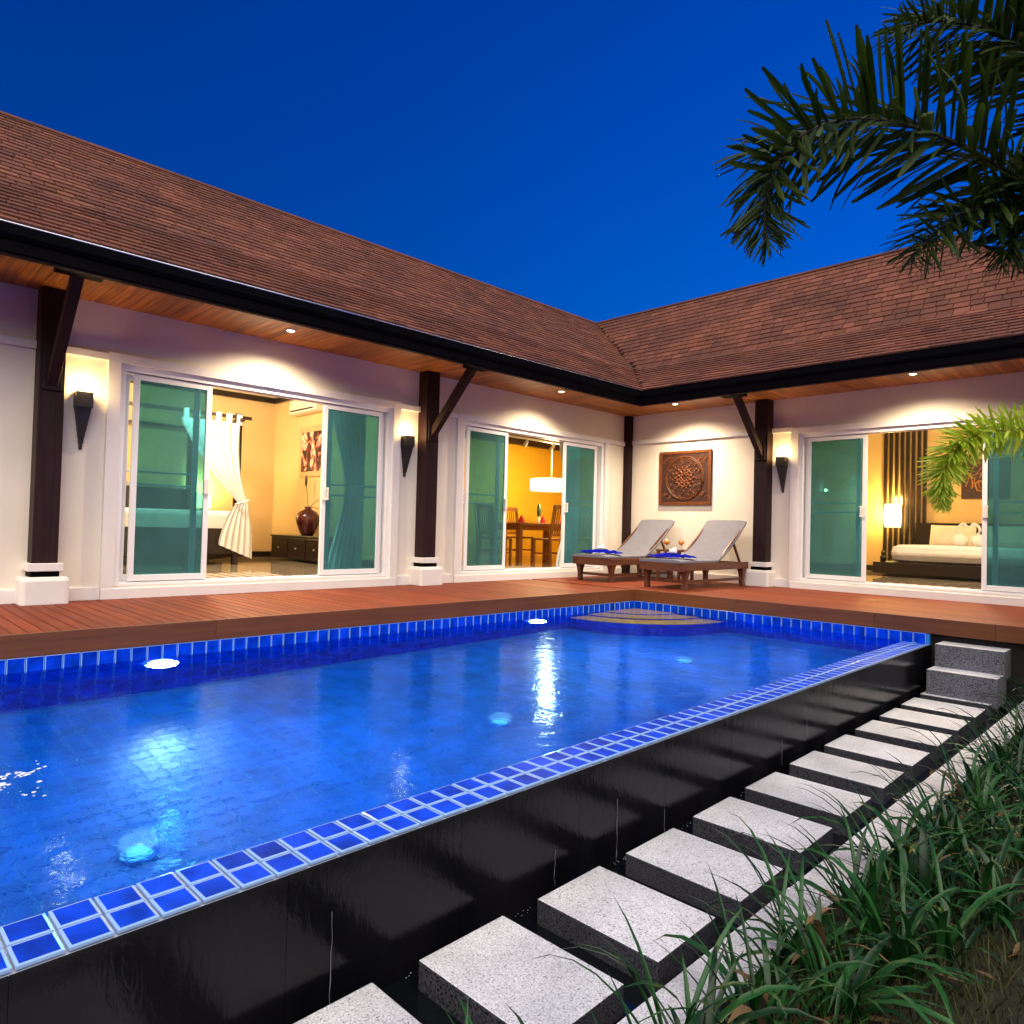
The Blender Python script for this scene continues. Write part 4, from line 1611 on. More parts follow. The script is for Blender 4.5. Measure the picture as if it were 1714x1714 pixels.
def sconce(loc, rz, lab, power):
    """local +X is away from the wall"""
    t = thing('wall_sconce', lab, 'wall lamp', 'stepped wall lamps beside the doors', loc, rz)
    b = MB()
    w_, d_ = 0.068, 0.13
    for (x0, y0, x1, y1) in ((0, -w_, d_, -w_ + .01), (0, w_ - .01, d_, w_), (d_ - .01, -w_ + .01, d_, w_ - .01), (0, -w_ + .01, 0.01, w_ - .01)):
        b.box(x0, y0, 0, x1, y1, 0.145)
    b.box(0.01, -w_ + .01, 0, d_ - .01, w_ - .01, 0.01)
    b.build('lamp_box', M['sconce'], t, bevel=0.003)
    n = 7
    for i in range(n):
        f = 1 - i / n
        wi, di = 0.054 * f + 0.006, 0.098 * f + 0.016
        z1, z0 = -0.055 * i, -0.055 * (i + 1)
        wj, dj = wi * 0.88, di * 0.88
        MB().hexa([(0, -wj, z0), (dj, -wj, z0), (dj, wj, z0), (0, wj, z0), (0, -wi, z1), (di, -wi, z1), (di, wi, z1), (0, wi, z1)]).build('stepped_tail', M['sconce'], t, bevel=0.002)
    MB().blob((0.06, 0, 0.075), (0.022, 0.022, 0.034), 10, 8).build('bulb', M['bulb'], t, True)
    lamp('sconce_light', 'POINT', (0.12, 0, 0.19), power, WARM, t, 0.04)
    return t


sconce((XL, -6.085, 1.795), 0, 'black stepped wall lamp left of the bedroom door, beside the nearest column', 2.8)
sconce((XL, -2.39, 1.795), 0, 'black stepped wall lamp beside the middle column between the two left doors', 2.3)
sconce((0.895, YR, 1.795), -pi / 2, 'black stepped wall lamp on the right wing beside the right bedroom door', 2.3)


def downlight(loc, lab, power, col=SOFTW):
    t = thing('downlight', lab, 'downlight', 'recessed lights in the eaves', loc)
    MB().tube([(0.045 * cos(a), 0.045 * sin(a), -0.004) for a in [2 * pi * i / 20 for i in range(20)]], 0.008, 6, closed=True).build('trim_ring', M['chrome'], t, True)
    MB().lathe([(0.038, -0.003), (0.03, -0.008), (0.0, -0.011)], 16).build('lens', M['bulb'], t, True)
    lamp('downlight_beam', 'SPOT', (0, 0, -0.02), power * 0.85, col, t, 0.03, (0, 0, 0), 152, 1.0)


downlight((-1.43, -4.30, ZS), 'recessed eave light above the left bedroom door', 117)
downlight((-1.36, -0.04, ZS), 'recessed eave light above the dining room door', 117)
downlight((-0.60, 1.83, ZS), 'recessed eave light above the square carved panel', 133)
downlight((2.82, 1.80, ZS), 'recessed eave light above the right bedroom door', 117)
downlight((-1.43, -8.4, ZS), 'recessed eave light near the left end of the eave', 95)

# ================================================================ CARVED PANEL ON THE RIGHT WING WALL
cp = thing('carved_panel', 'square carved wooden panel with a round rosette, lit from above', 'wall carving', None, (-0.783, YR, 1.685))
hw, hh = 0.49, 0.455
MB().box(-hw, -0.03, -hh, hw, -0.001, hh).build('panel', M['carvebase'], cp, bevel=0.004)
b = MB()
for (x0, z0, x1, z1) in ((-hw, -hh, hw, -hh + .05), (-hw, hh - .05, hw, hh), (-hw, -hh + .05, -hw + .05, hh - .05), (hw - .05, -hh + .05, hw, hh - .05)):
    b.box(x0, -0.042, z0, x1, -0.028, z1)
b.build('frame', M['goldcarve'], cp, bevel=0.004)
b = MB()
for rr, th in ((0.36, 0.010), (0.335, 0.006), (0.145, 0.012), (0.09, 0.010), (0.05, 0.009)):
    b.tube([(rr * cos(a), -0.034, rr * sin(a)) for a in [2 * pi * i / 48 for i in range(48)]], th, 6, closed=True)
b.build('carved_ring', M['goldcarve'], cp, True)
for rr, cnt, sz in ((0.115, 10, 0.030), (0.065, 8, 0.022), (0.175, 14, 0.022)):
    for i in range(cnt):
        a = 2 * pi * (i + 0.5 * (cnt % 3)) / cnt
        b = MB()
        b.blob((0, 0, 0), (sz * 1.25, 0.016, sz * 0.7), 8, 6)
        o = b.build('carved_petal', M['goldcarve'], cp, True)
        o.location = (rr * cos(a), -0.032, rr * sin(a))
        o.rotation_euler = (0, -a, 0)
for rr, cnt in ((0.235, 11), (0.295, 14)):
    for i in range(cnt):
        a = 2 * pi * (i + R.uniform(-.15, .15)) / cnt
        f = R.choice((-1, 1))
        b = MB()
        b.tube([(rr * cos(a) + 0.036 * (1 - k / 13) * cos(a + f * k * 0.7), -0.033, rr * sin(a) + 0.036 * (1 - k / 13) * sin(a + f * k * 0.7)) for k in range(12)], [0.009 - 0.0004 * k for k in range(12)], 5)
        b.build('carved_scroll', M['goldcarve'], cp, True)
for sx in (-1, 1):
    for sz in (-1, 1):
        for i in range(9):
            u, v = R.uniform(0.26, 0.41), R.uniform(0.24, 0.37)
            if u * u + v * v < 0.15:
                continue
            b = MB()
            b.tube([(sx * u + 0.03 * (1 - k / 12) * cos(k * 0.75), -0.033, sz * v + 0.03 * (1 - k / 12) * sin(k * 0.75)) for k in range(11)], 0.006, 5)
            b.build('carved_scroll', M['goldcarve'], cp, True)

# ================================================================ SUN LOUNGERS
def lounger(loc, rz, lab):
    """local: x across (0..0.70), y from the foot (0) to the head (1.85)"""
    t = thing('sun_lounger', lab, 'sun lounger', 'pair of loungers by the carved panel', loc, rz)
    W, L = 0.70, 1.84
    for x0 in (0.0, W - 0.04):
        MB().box(x0, 0.02, 0.255, x0 + 0.04, L, 0.355).build('side_rail', M['teak'], t, bevel=0.012)
    b = MB()
    n = 8
    for i in range(n):
        u0, u1 = W * i / n, W * (i + 1) / n
        f0, f1 = -0.035 * sin(pi * i / n), -0.035 * sin(pi * (i + 1) / n)
        b.hexa([(u0, f0, 0.25), (u1, f1, 0.25), (u1, f1 + 0.04, 0.25), (u0, f0 + 0.04, 0.25),
                (u0, f0, 0.358), (u1, f1, 0.358), (u1, f1 + 0.04, 0.358), (u0, f0 + 0.04, 0.358)])
    b.build('foot_rail', M['teak'], t)
    MB().box(0.04, L - 0.04, 0.262, W - 0.04, L, 0.348).build('head_rail', M['teak'], t, bevel=0.004)
    for x0 in (0.015, W - 0.08):
        for y0 in (0.10, L - 0.16):
            b = MB()
            c = (x0 + 0.0325, y0 + 0.0325)
            prof_ = [(0.055, 0.258), (0.040, 0.20), (0.030, 0.11), (0.034, 0.0)]
            V, F = [], []
            for r_, z_ in prof_:
                V += [(c[0] - r_, c[1] - r_, z_), (c[0] + r_, c[1] - r_, z_), (c[0] + r_, c[1] + r_, z_), (c[0] - r_, c[1] + r_, z_)]
            for i in range(3):
                for k in range(4):
                    F.append((i * 4 + (k + 1) % 4, i * 4 + k, i * 4 + 4 + k, i * 4 + 4 + (k + 1) % 4))
            F.append((12, 13, 14, 15)[::-1])
            b.add(V, F)
            b.build('leg', M['teak'], t, bevel=0.004)
    MB().box(0.04, 0.13, 0.085, W - 0.04, 0.155, 0.125).build('stretcher', M['teak'], t)
    MB().box(W - 0.07, 0.15, 0.085, W - 0.045, L - 0.12, 0.125).build('stretcher', M['teak'], t)
    for i in range(9):
        y0 = 0.06 + i * 0.095
        MB().box(0.04, y0, 0.335, W - 0.04, y0 + 0.07, 0.355).build('slat', M['teak'], t)

    def pad(name, pts, th):
        b = MB()
        m_, n_ = 6, len(pts)
        V, F = [], []
        top, bot = [], []
        for (yy, zz) in pts:
            for k in range(m_ + 1):
                u = k / m_
                e = 1 - (2 * u - 1) ** 8 * 0.35
                top.append((0.012 + (W - 0.024) * u, yy, zz + th * e))
                bot.append((0.012 + (W - 0.024) * u, yy, zz))
        V = top + bot
        o_ = len(top)
        w1 = m_ + 1
        for i in range(n_ - 1):
            for k in range(m_):
                F.append((i * w1 + k, i * w1 + k + 1, (i + 1) * w1 + k + 1, (i + 1) * w1 + k))
                F.append((o_ + i * w1 + k, o_ + (i + 1) * w1 + k, o_ + (i + 1) * w1 + k + 1, o_ + i * w1 + k + 1))
            F.append((i * w1, (i + 1) * w1, o_ + (i + 1) * w1, o_ + i * w1))
            F.append((i * w1 + m_, o_ + i * w1 + m_, o_ + (i + 1) * w1 + m_, (i + 1) * w1 + m_))
        for i in (0, n_ - 1):
            for k in range(m_):
                q = (i * w1 + k, o_ + i * w1 + k, o_ + i * w1 + k + 1, i * w1 + k + 1)
                F.append(q if i == 0 else q[::-1])
        b.add(V, F)
        return b.build(name, M['cushion'], t, bevel=0.006)
    pad('seat_cushion', [(-0.025 + 0.97 * i / 8, 0.358) for i in range(9)], 0.05)
    pad('back_cushion', [(0.95 + 0.83 * i / 10, 0.362 + 0.575 * i / 10 - 0.055 * sin(pi * i / 10)) for i in range(11)], 0.048)
    for x0 in (0.03, W - 0.06):
        MB().bar((x0 + 0.015, 0.95, 0.345), (x0 + 0.015, 1.77, 0.915), 0.03, 0.035).build('back_rail', M['teak'], t)
        MB().bar((x0 + 0.015, 1.66, 0.32), (x0 + 0.015, 1.42, 0.66), 0.025, 0.03, (0, 1, 0)).build('back_prop', M['teak'], t)
    return t


lounger((-1.56, 0.54, 0.0), 0.0, 'grey-cushioned teak lounger nearer the corner, left of the pair')
lounger((-0.215, 0.40, 0.0), 0.0, 'grey-cushioned teak lounger nearer the column, right of the pair')


def beach_towel(loc, rz, lab):
    b = MB()
    n, m_ = 28, 12
    V, F = [], []
    for i in range(n + 1):
        u = i / n * 2 - 1
        for k in range(m_ + 1):
            v = k / m_ * 2 - 1
            half = 0.13 * (1 - abs(u) ** 1.6) + 0.035 * (1 - abs(u)) * abs(sin(6 * u)) + 0.012
            z = 0.012 + 0.032 * (1 - abs(u) ** 2) * (0.6 + 0.5 * sin(9 * v + 3 * u)) * (1 - v * v) + 0.014 * noise.noise((u * 4, v * 4, loc[0])) + 0.02 * max(0, abs(u) - 0.7)
            V.append((u * 0.37, v * half * 1.25 + 0.03 * sin(3 * u), max(0.001, z * 1.7)))
    for i in range(n):
        for k in range(m_):
            F.append((i * (m_ + 1) + k, (i + 1) * (m_ + 1) + k, (i + 1) * (m_ + 1) + k + 1, i * (m_ + 1) + k + 1))
    b.add(V, F)
    t = thing('beach_towel', lab, 'towel', 'blue towels laid on the loungers', loc, rz)
    b.build('cloth', M['towel'], t, True)


def rolled_cloth(loc, rz, lab):
    t = thing('rolled_cloth', lab, 'face cloth', 'white cloths on the blue towels', loc, rz)
    b = MB()
    b.tube([(-0.05, 0, 0.032), (-0.046, 0, 0.032), (0.0, 0, 0.034), (0.046, 0, 0.032), (0.05, 0, 0.032)], [0.02, 0.032, 0.034, 0.032, 0.02], 12)
    b.build('roll', M['white'], t, True)
    b = MB()
    b.blob((0.02, 0.01, 0.073), (0.03, 0.026, 0.016), 10, 6)
    b.build('fold', M['white'], t, True)


beach_towel((-1.21, 0.80, 0.410), 0.12, 'royal blue towel folded to points on the left lounger')
beach_towel((0.13, 0.68, 0.410), 0.05, 'royal blue towel folded to points on the right lounger')
rolled_cloth((-1.21, 0.80, 0.475), 0.5, 'small white rolled cloth on the blue towel of the left lounger')
rolled_cloth((0.15, 0.68, 0.475), 0.4, 'small white rolled cloth on the blue towel of the right lounger')

st = thing('side_table', 'small low teak table hidden between the two loungers', 'side table', None, (-0.56, 1.86, 0))
MB().box(-0.22, -0.22, 0.47, 0.22, 0.22, 0.50).build('table_top', M['teak'], st, bevel=0.004)
for sx in (-1, 1):
    for sy in (-1, 1):
        MB().box(sx * 0.19 - 0.02, sy * 0.19 - 0.02, 0, sx * 0.19 + 0.02, sy * 0.19 + 0.02, 0.47).build('leg', M['teak'], st)
for (xx, yy, lab) in ((-0.70, 1.83, 'round glass of orange cocktail nearer the left lounger'), (-0.50, 1.93, 'round glass of orange cocktail nearer the right lounger')):
    t = thing('cocktail_glass', lab, 'drink', 'orange drinks between the loungers', (xx, yy, 0.50))
    MB().lathe([(0.034, 0), (0.034, 0.004), (0.005, 0.010), (0.005, 0.065)], 14).build('stem', M['clear'], t, True)
    MB().lathe([(0.006, 0.066), (0.036, 0.085), (0.046, 0.115), (0.040, 0.145)], 16).build('drink', M['orange'], t, True)
    MB().lathe([(0.007, 0.064), (0.038, 0.084), (0.048, 0.115), (0.040, 0.155), (0.0385, 0.155)], 16).build('bowl', M['clear'], t, True)

# ================================================================ LEFT BEDROOM
WR = (1.0, 0.80, 0.52)
bed = thing('four_poster_bed', 'dark four-poster bed with white bedding seen through the left bedroom door', 'bed')
bx0, bx1, by0, by1 = -6.95, -4.90, -5.25, -3.30
for xx in (bx0, bx1 - 0.08):
    for yy in (by0, by1 - 0.08):
        MB().box(xx, yy, FL, xx + 0.08, yy + 0.08, 2.40).build('post', M['dark'], bed, bevel=0.004)
for yy in (by0 + 0.015, by1 - 0.065):
    MB().box(bx0 - 0.12, yy, 2.27, bx1 + 0.12, yy + 0.05, 2.32).build('canopy_rail', M['dark'], bed)
for xx in (bx0 + 0.015, bx1 - 0.065):
    MB().box(xx, by0 - 0.15, 2.322, xx + 0.05, by1 + 0.15, 2.37).build('canopy_rail', M['dark'], bed)
MB().box(bx1 - 0.07, by0 + 0.08, 0.28, bx1 - 0.01, by1 - 0.08, 0.66).build('side_board', M['dark'], bed, bevel=0.004)
MB().box(bx0 + 0.08, by1 - 0.07, 0.28, bx1 - 0.08, by1 - 0.01, 0.66).build('side_board', M['dark'], bed, bevel=0.004)
MB().box(bx0 + 0.05, by0 + 0.06, 0.5, bx1 - 0.02, by1 - 0.03, 0.92).build('mattress', M['white'], bed, bevel=0.07)
MB().box(bx0 + 0.0, by0, 0.3, bx0 + 0.05, by1, 1.3).build('headboard', M['dark'], bed)


def drape(name, lab, row_fn, nu, nv, mat='drape', tabs=None):
    b = MB()
    V, F = [], []
    for j in range(nv + 1):
        for i in range(nu + 1):
            V.append(row_fn(i / nu, j / nv))
    for j in range(nv):
        for i in range(nu):
            F.append((j * (nu + 1) + i, j * (nu + 1) + i + 1, (j + 1) * (nu + 1) + i + 1, (j + 1) * (nu + 1) + i))
    b.add(V, F)
    t = thing(name, lab, 'curtain')
    b.build('cloth', M[mat], t, True)
    return t


def bedcurtain(u, v):
    # v: 0 top .. 1 floor, u: 0 left .. 1 right
    zt, ztie, zb_ = 2.24, 1.06, 0.20
    if v < 0.6:
        q = v / 0.6
        z = zt + (ztie - zt) * q
        sm = q ** 1.35
        yl = -4.20 + (-3.36 + 4.20) * sm
        yr = -3.36 + (-3.20 + 3.36) * q ** 3
    else:
        q = (v - 0.6) / 0.4
        z = ztie + (zb_ - ztie) * q
        e = sin(q * pi / 2) ** 0.7
        yl = -3.36 + (-3.62 + 3.36) * e
        yr = -3.20 + (-3.10 + 3.20) * e
        z += 0.22 * (1 - u) * q * q
    wv = 0.022 * sin(u * 34 + v * 3) * (0.35 + 0.65 * abs(v - 0.6) / 0.6)
    return (-4.86 + wv, yl + (yr - yl) * u, z)


t = drape('bed_curtain', 'white bed curtain tied back at the dark bedpost', bedcurtain, 60, 40)
for i in range(6):
    yy = -4.16 + i * 0.155
    MB().box(-4.905, yy, 2.22, -4.855, yy + 0.06, 2.375).build('curtain_tab', M['drape'], t)
MB().tube([(-4.86 + 0.06 * cos(a), -3.28 + 0.095 * sin(a), 1.06 + 0.03 * sin(a)) for a in [2 * pi * i / 16 for i in range(16)]], 0.014, 6, closed=True).build('tie_back', M['drape'], t, True)


def doorcurtain(x0, ya, yb, z0, z1):
    def f(u, v):
        pinch = 1 - 0.45 * sin(pi * min(1, v * 0.95)) ** 2
        c = (ya + yb) / 2 + 0.0
        yy = yb - (yb - ya) * (1 - u) * pinch
        return (x0 + 0.03 * sin(u * 40), yy, z1 + (z0 - z1) * v)
    return f


drape('door_curtain', 'white curtain gathered behind the right panes of the left bedroom door', doorcurtain(-2.42, -3.25, -2.72, FL, 2.45), 50, 16)
drape('door_curtain', 'white curtain gathered behind the right panes of the dining room door', doorcurtain(-2.42, 1.10, 1.66, FL, 2.45), 50, 16)

dr = thing('low_dresser', 'low espresso dresser with small knobs against the bedroom wall', 'dresser')
MB().box(-6.15, -2.18, FL + 0.04, -4.30, YW1 - 0.025, 0.53).build('carcass', M['dark'], dr, bevel=0.004)
MB().box(-6.17, -2.20, 0.53, -4.28, YW1 - 0.022, 0.555).build('dresser_top', M['dark'], dr, bevel=0.004)
for i in range(3):
    xa = -6.12 + i * 0.61
    o = MB().box(xa, -2.196, FL + 0.07, xa + 0.585, -2.181, 0.51).build('drawer', M['dark'], dr, bevel=0.003)
    MB().blob((xa + 0.29, -2.21, 0.34), (0.017, 0.017, 0.017), 8, 6).build('knob', M['chrome'], o, True)
vs_ = thing('vase', 'tall oxblood glazed vase with dry stems on the dresser', 'vase', None, (-5.28, -1.97, 0.555))
MB().lathe([(0.09, 0), (0.13, 0.06), (0.185, 0.22), (0.20, 0.31), (0.15, 0.40), (0.06, 0.445), (0.055, 0.47), (0.07, 0.49), (0.05, 0.485)], 20).build('body', M['vase'], vs_, True)
b = MB()
b.tube([(0, 0, 0.46), (-0.03, 0, 0.65), (-0.08, 0, 0.85)], 0.005, 5)
b.build('stem', M['dark'], vs_, True)
b = MB()
b.blob((-0.10, 0, 0.93), (0.028, 0.02, 0.10), 8, 6)
b.build('seed_head', M['dark'], vs_, True)
MB().tube([(0, 0, 0.46), (0.18, -0.02, 0.53), (0.42, -0.04, 0.60)], 0.006, 5).build('stem', M['chair'], vs_, True)
MB().tube([(0, 0, 0.46), (0.2, 0, 0.48), (0.42, 0.02, 0.44)], 0.006, 5).build('stem', M['chair'], vs_, True)
pt = thing('framed_painting', 'framed painting of pale blooms on black and crimson in the left bedroom', 'painting')
MB().box(-6.02, YW1 - 0.03, 1.58, -5.15, YW1 - 0.001, 2.45).build('frame', M['cream'], pt, bevel=0.005)
MB().box(-5.93, YW1 - 0.034, 1.67, -5.24, YW1 - 0.0305, 2.36).build('canvas', M['painting'], pt)
ac = thing('air_conditioner', 'white wall air conditioner high in the left bedroom', 'air conditioner')
MB().box(-6.13, YW1 - 0.20, 2.68, -5.20, YW1 - 0.002, 2.93).build('casing', M['plastic'], ac, bevel=0.03)
MB().box(-6.06, YW1 - 0.204, 2.72, -5.27, YW1 - 0.18, 2.745).build('vent', M['rubber'], ac)
bl = thing('bedside_lamp', 'bedside lamp with an amber shade glimpsed through the left tinted pane', 'lamp', None, (-6.86, -3.14, 0.72))
MB().lathe([(0.08, 0), (0.08, 0.02), (0.02, 0.04), (0.02, 0.28)], 14).build('base', M['dark'], bl, True)
MB().lathe([(0.16, 0.26), (0.15, 0.52)], 18).build('shade', M['shade2'], bl, True)
nt_ = thing('nightstand', 'dark nightstand under the bedside lamp', 'nightstand')
MB().box(-7.02, -3.28, FL, -6.62, -2.84, 0.72).build('cabinet', M['dark'], nt_, bevel=0.005)
lamp('bedside_light', 'POINT', (0.02, -0.02, 0.62), 14, (1, 0.72, 0.28), bl, 0.12)

def ceiling_lamp(loc, lab, power, col):
    t = thing('ceiling_lamp', lab, 'ceiling lamp', 'round lamps on the room ceilings', loc)
    MB().lathe([(0.20, -0.001), (0.20, -0.03), (0.17, -0.06), (0.0, -0.075)], 20).build('diffuser', M['shade'], t, True)
    lamp('room_light', 'POINT', (0, 0, -0.22), power, col, t, 0.18)


ceiling_lamp((-4.3, -4.3, ZC), 'round ceiling lamp of the left bedroom', 105, WR)
ceiling_lamp((2.8, 4.4, ZC), 'round ceiling lamp of the right bedroom', 62, WR)


def striped_mat(loc, w, d, along, lab, n=13):
    t = thing('door_mat', lab, 'door mat', 'striped mats inside the doors', loc)
    for i in range(n):
        a, c = -w / 2 + w * i / n, -w / 2 + w * (i + 1) / n
        mt = M['mat1'] if i % 2 == 0 else M['mat2']
        if along == 'y':
            MB().box(-d / 2, a, 0, d / 2, c - 0.001, 0.012).build('stripe', mt, t)
        else:
            MB().box(a, -d / 2, 0, c - 0.001, d / 2, 0.012).build('stripe', mt, t)


striped_mat((-2.80, -4.28, FL - 0.002), 1.0, 0.7, 'y', 'striped mat inside the left bedroom door')
striped_mat((-2.62, 0.30, FL - 0.002), 0.9, 0.6, 'y', 'striped mat inside the dining room door')
striped_mat((2.65, 2.95, FL - 0.002), 1.0, 0.5, 'x', 'striped mat inside the right bedroom door')

# ================================================================ DINING ROOM
tb = thing('dining_table', 'brown wooden dining table set for guests under the drum lamp', 'table')
tx0, tx1, ty0, ty1 = -4.60, -3.70, 1.50, 3.20
MB().box(tx0, ty0, 0.83, tx1, ty1, 0.875).build('table_top', M['chair'], tb, bevel=0.005)
MB().box(tx0 + 0.06, ty0 + 0.06, 0.74, tx1 - 0.06, ty1 - 0.06, 0.83).build('apron', M['chair'], tb)
for xx in (tx0 + 0.04, tx1 - 0.13):
    for yy in (ty0 + 0.04, ty1 - 0.13):
        MB().box(xx, yy, FL, xx + 0.09, yy + 0.09, 0.83).build('leg', M['chair'], tb)


def chair(loc, rz, lab):
    """local: faces +Y, back at y=-0.2"""
    t = thing('dining_chair', lab, 'chair', 'slat-backed chairs round the dining table', loc, rz)
    MB().box(-0.22, -0.21, 0.44, 0.22, 0.22, 0.475).build('seat', M['chair'], t, bevel=0.006)
    for sx in (-1, 1):
        MB().box(sx * 0.2 - 0.02, 0.18, 0, sx * 0.2 + 0.02, 0.22, 0.44).build('leg', M['chair'], t)
        MB().bar((sx * 0.2, -0.23, 0), (sx * 0.2, -0.20, 0.5), 0.04, 0.04, (0, 1, 0)).build('leg', M['chair'], t)
        MB().bar((sx * 0.2, -0.20, 0.48), (sx * 0.2, -0.30, 1.06), 0.04, 0.035, (0, 1, 0)).build('back_post', M['chair'], t)
        MB().box(sx * 0.2 - 0.012, -0.2, 0.18, sx * 0.2 + 0.012, 0.19, 0.21).build('stretcher', M['chair'], t)
    MB().box(-0.22, -0.325, 1.02, 0.22, -0.285, 1.10).build('top_rail', M['chair'], t, bevel=0.006)
    MB().box(-0.20, -0.225, 0.52, 0.20, -0.195, 0.56).build('lower_rail', M['chair'], t)
    for i in range(6):
        x0 = -0.15 + i * 0.06
        MB().bar((x0, -0.21, 0.55), (x0, -0.30, 1.03), 0.022, 0.012, (0, 1, 0)).build('slat', M['chair'], t)
    return t


ch = chair((-3.38, 1.98, FL), pi / 2, 'slat-backed dining chair with its back to the door, nearest the right pane')
for (loc, rz, lab) in (((-3.40, 2.75, FL), pi / 2, 'slat-backed dining chair hidden behind the right pane'),
                       ((-4.05, 1.22, FL), 0.0, 'slat-backed dining chair at the left head of the table, side on'),
                       ((-4.95, 1.95, FL), -pi / 2, 'slat-backed dining chair across the table, left of the two facing the door'),
                       ((-4.95, 2.75, FL), -pi / 2, 'slat-backed dining chair across the table, right of the two facing the door')):
    dup(ch, lab, loc, rz)
for (xx, yy, lab) in ((-3.95, 1.80, 'folded red napkin on the near end of the dining table'), (-4.0, 2.45, 'folded red napkin under the green stems'), (-3.95, 2.98, 'folded red napkin at the right end of the dining table')):
    t = thing('napkin', lab, 'napkin', 'red napkins on the dining table', (xx, yy, 0.875))
    b = MB()
    b.lathe([(0.07, 0.012), (0.055, 0.07), (0.03, 0.12), (0.002, 0.16)], 6)
    b.build('cloth', M['red'], t)
    b = MB()
    b.lathe([(0.05, 0), (0.12, 0.006), (0.135, 0.014), (0.128, 0.014), (0.05, 0.008)], 20)
    b.build('plate', M['plastic'], t, True)
bo = thing('table_plant', 'slim green plant in a vase standing on the dining table', 'plant', None, (-4.25, 2.60, 0.875))
MB().lathe([(0.035, 0), (0.045, 0.05), (0.02, 0.12), (0.024, 0.14)], 12).build('vase', M['plastic'], bo, True)
MB().blob((0, 0, 0.27), (0.045, 0.045, 0.15), 9, 7).build('leaves', M['green'], bo, True)
pl = thing('pendant_lamp', 'white drum pendant lamp glowing above the dining table', 'pendant lamp', None, (-4.0, 2.68, 1.54))
MB().lathe([(0.43, 0), (0.43, 0.235)], 32).build('drum_shade', M['shade'], pl, True)
MB().tube([(0, 0, 0.23), (0, 0, ZC - 1.55)], 0.006, 6).build('cord', M['plastic'], pl)
MB().lathe([(0.06, ZC - 1.58), (0.06, ZC - 1.545)], 14).build('ceiling_rose', M['plastic'], pl)
lamp('pendant_light', 'POINT', (0, 0, 0.55), 42, (1.0, 0.80, 0.40), pl, 0.15)
lamp('pendant_light', 'POINT', (0, 0, -0.12), 15, (1.0, 0.80, 0.40), pl, 0.15)
tk = thing('track_light', 'white ceiling track with two spot heads above the dining table', 'track light', None, (-3.3, 1.55, 2.36))
MB().box(-0.02, -1.2, 0.02, 0.02, 1.2, 0.05).build('rail', M['plastic'], tk)
for yy in (-0.30, 0.42):
    o = MB().tube([(0, yy, 0.02), (-0.02, yy, -0.03), (-0.10, yy + 0.02, -0.08)], [0.012, 0.03, 0.034], 10).build('spot_head', M['plastic'], tk, True)
for yy in (-1.0, 1.0):
    MB().tube([(0, yy, 0.04), (0, yy, ZC - 2.36)], 0.006, 6).build('hanger', M['plastic'], tk)
lamp('track_beam', 'SPOT', (-0.12, 0.45, -0.09), 60, (1.0, 0.86, 0.5), tk, 0.03, (RAD(30), RAD(60), 0), 70, 0.8)

# ================================================================ RIGHT BEDROOM
b2 = thing('platform_bed', 'low dark platform bed with white duvet seen through the right bedroom door', 'bed')
MB().box(1.30, 5.10, FL + 0.05, 4.25, YB3 - 0.06, 0.36).build('platform', M['dark'], b2, bevel=0.005)
MB().box(1.45, 5.25, FL, 4.10, YB3 - 0.1, FL + 0.05).build('base', M['dark'], b2)
MB().box(1.50, 5.25, 0.36, 3.75, YB3 - 0.10, 0.66).build('duvet', M['white'], b2, bevel=0.13)
MB().box(1.42, YB3 - 0.10, 0.36, 4.0, YB3 - 0.062, 1.07).build('headboard', M['dark'], b2, bevel=0.01)


def pillow(name, loc, sx, sz, tilt, lab, mat):
    b = MB()
    n = 12
    V, F = [], []
    for side in (1, -1):
        for i in range(n + 1):
            for k in range(n + 1):
                u, v = i / n * 2 - 1, k / n * 2 - 1
                th = 0.085 * (1 - u ** 4) ** 0.5 * (1 - v ** 4) ** 0.5
                V.append((u * sx * (1 - 0.06 * (1 - abs(v)) * 0), side * th, v * sz * (1 - 0.05 * (1 - u * u))))
    w1 = n + 1
    for s_ in (0, 1):
        for i in range(n):
            for k in range(n):
                q = (s_ * w1 * w1 + i * w1 + k, s_ * w1 * w1 + i * w1 + k + 1, s_ * w1 * w1 + (i + 1) * w1 + k + 1, s_ * w1 * w1 + (i + 1) * w1 + k)
                F.append(q if s_ == 0 else q[::-1])
    b.add(V, F)
    t = thing('pillow', lab, 'pillow', 'pillows on the platform bed', loc)
    o = b.build('cover', M[mat], t, True)
    o.rotation_euler = (tilt, 0, 0)
    return t


pillow('pillow', (2.08, 6.82, 0.84), 0.36, 0.20, -0.3, 'ivory pillow against the dark headboard, left of the bed', 'pillow')
pillow('pillow', (2.90, 6.82, 0.84), 0.36, 0.20, -0.3, 'ivory pillow against the dark headboard, right of the bed', 'pillow')


def swan(loc, flip, lab):
    t = thing('towel_swan', lab, 'towel figure', 'white towels folded into swans', loc)
    s = -1 if flip else 1
    MB().blob((0, 0, 0.11), (0.13, 0.09, 0.11), 12, 8).build('body', M['white'], t, True)
    MB().tube(catmull([(s * 0.05, -0.02, 0.15), (s * -0.02, -0.03, 0.27), (s * 0.0, -0.03, 0.36), (s * 0.07, -0.03, 0.40), (s * 0.105, -0.03, 0.34)], 5), 0.022, 8).build('neck', M['white'], t, True)


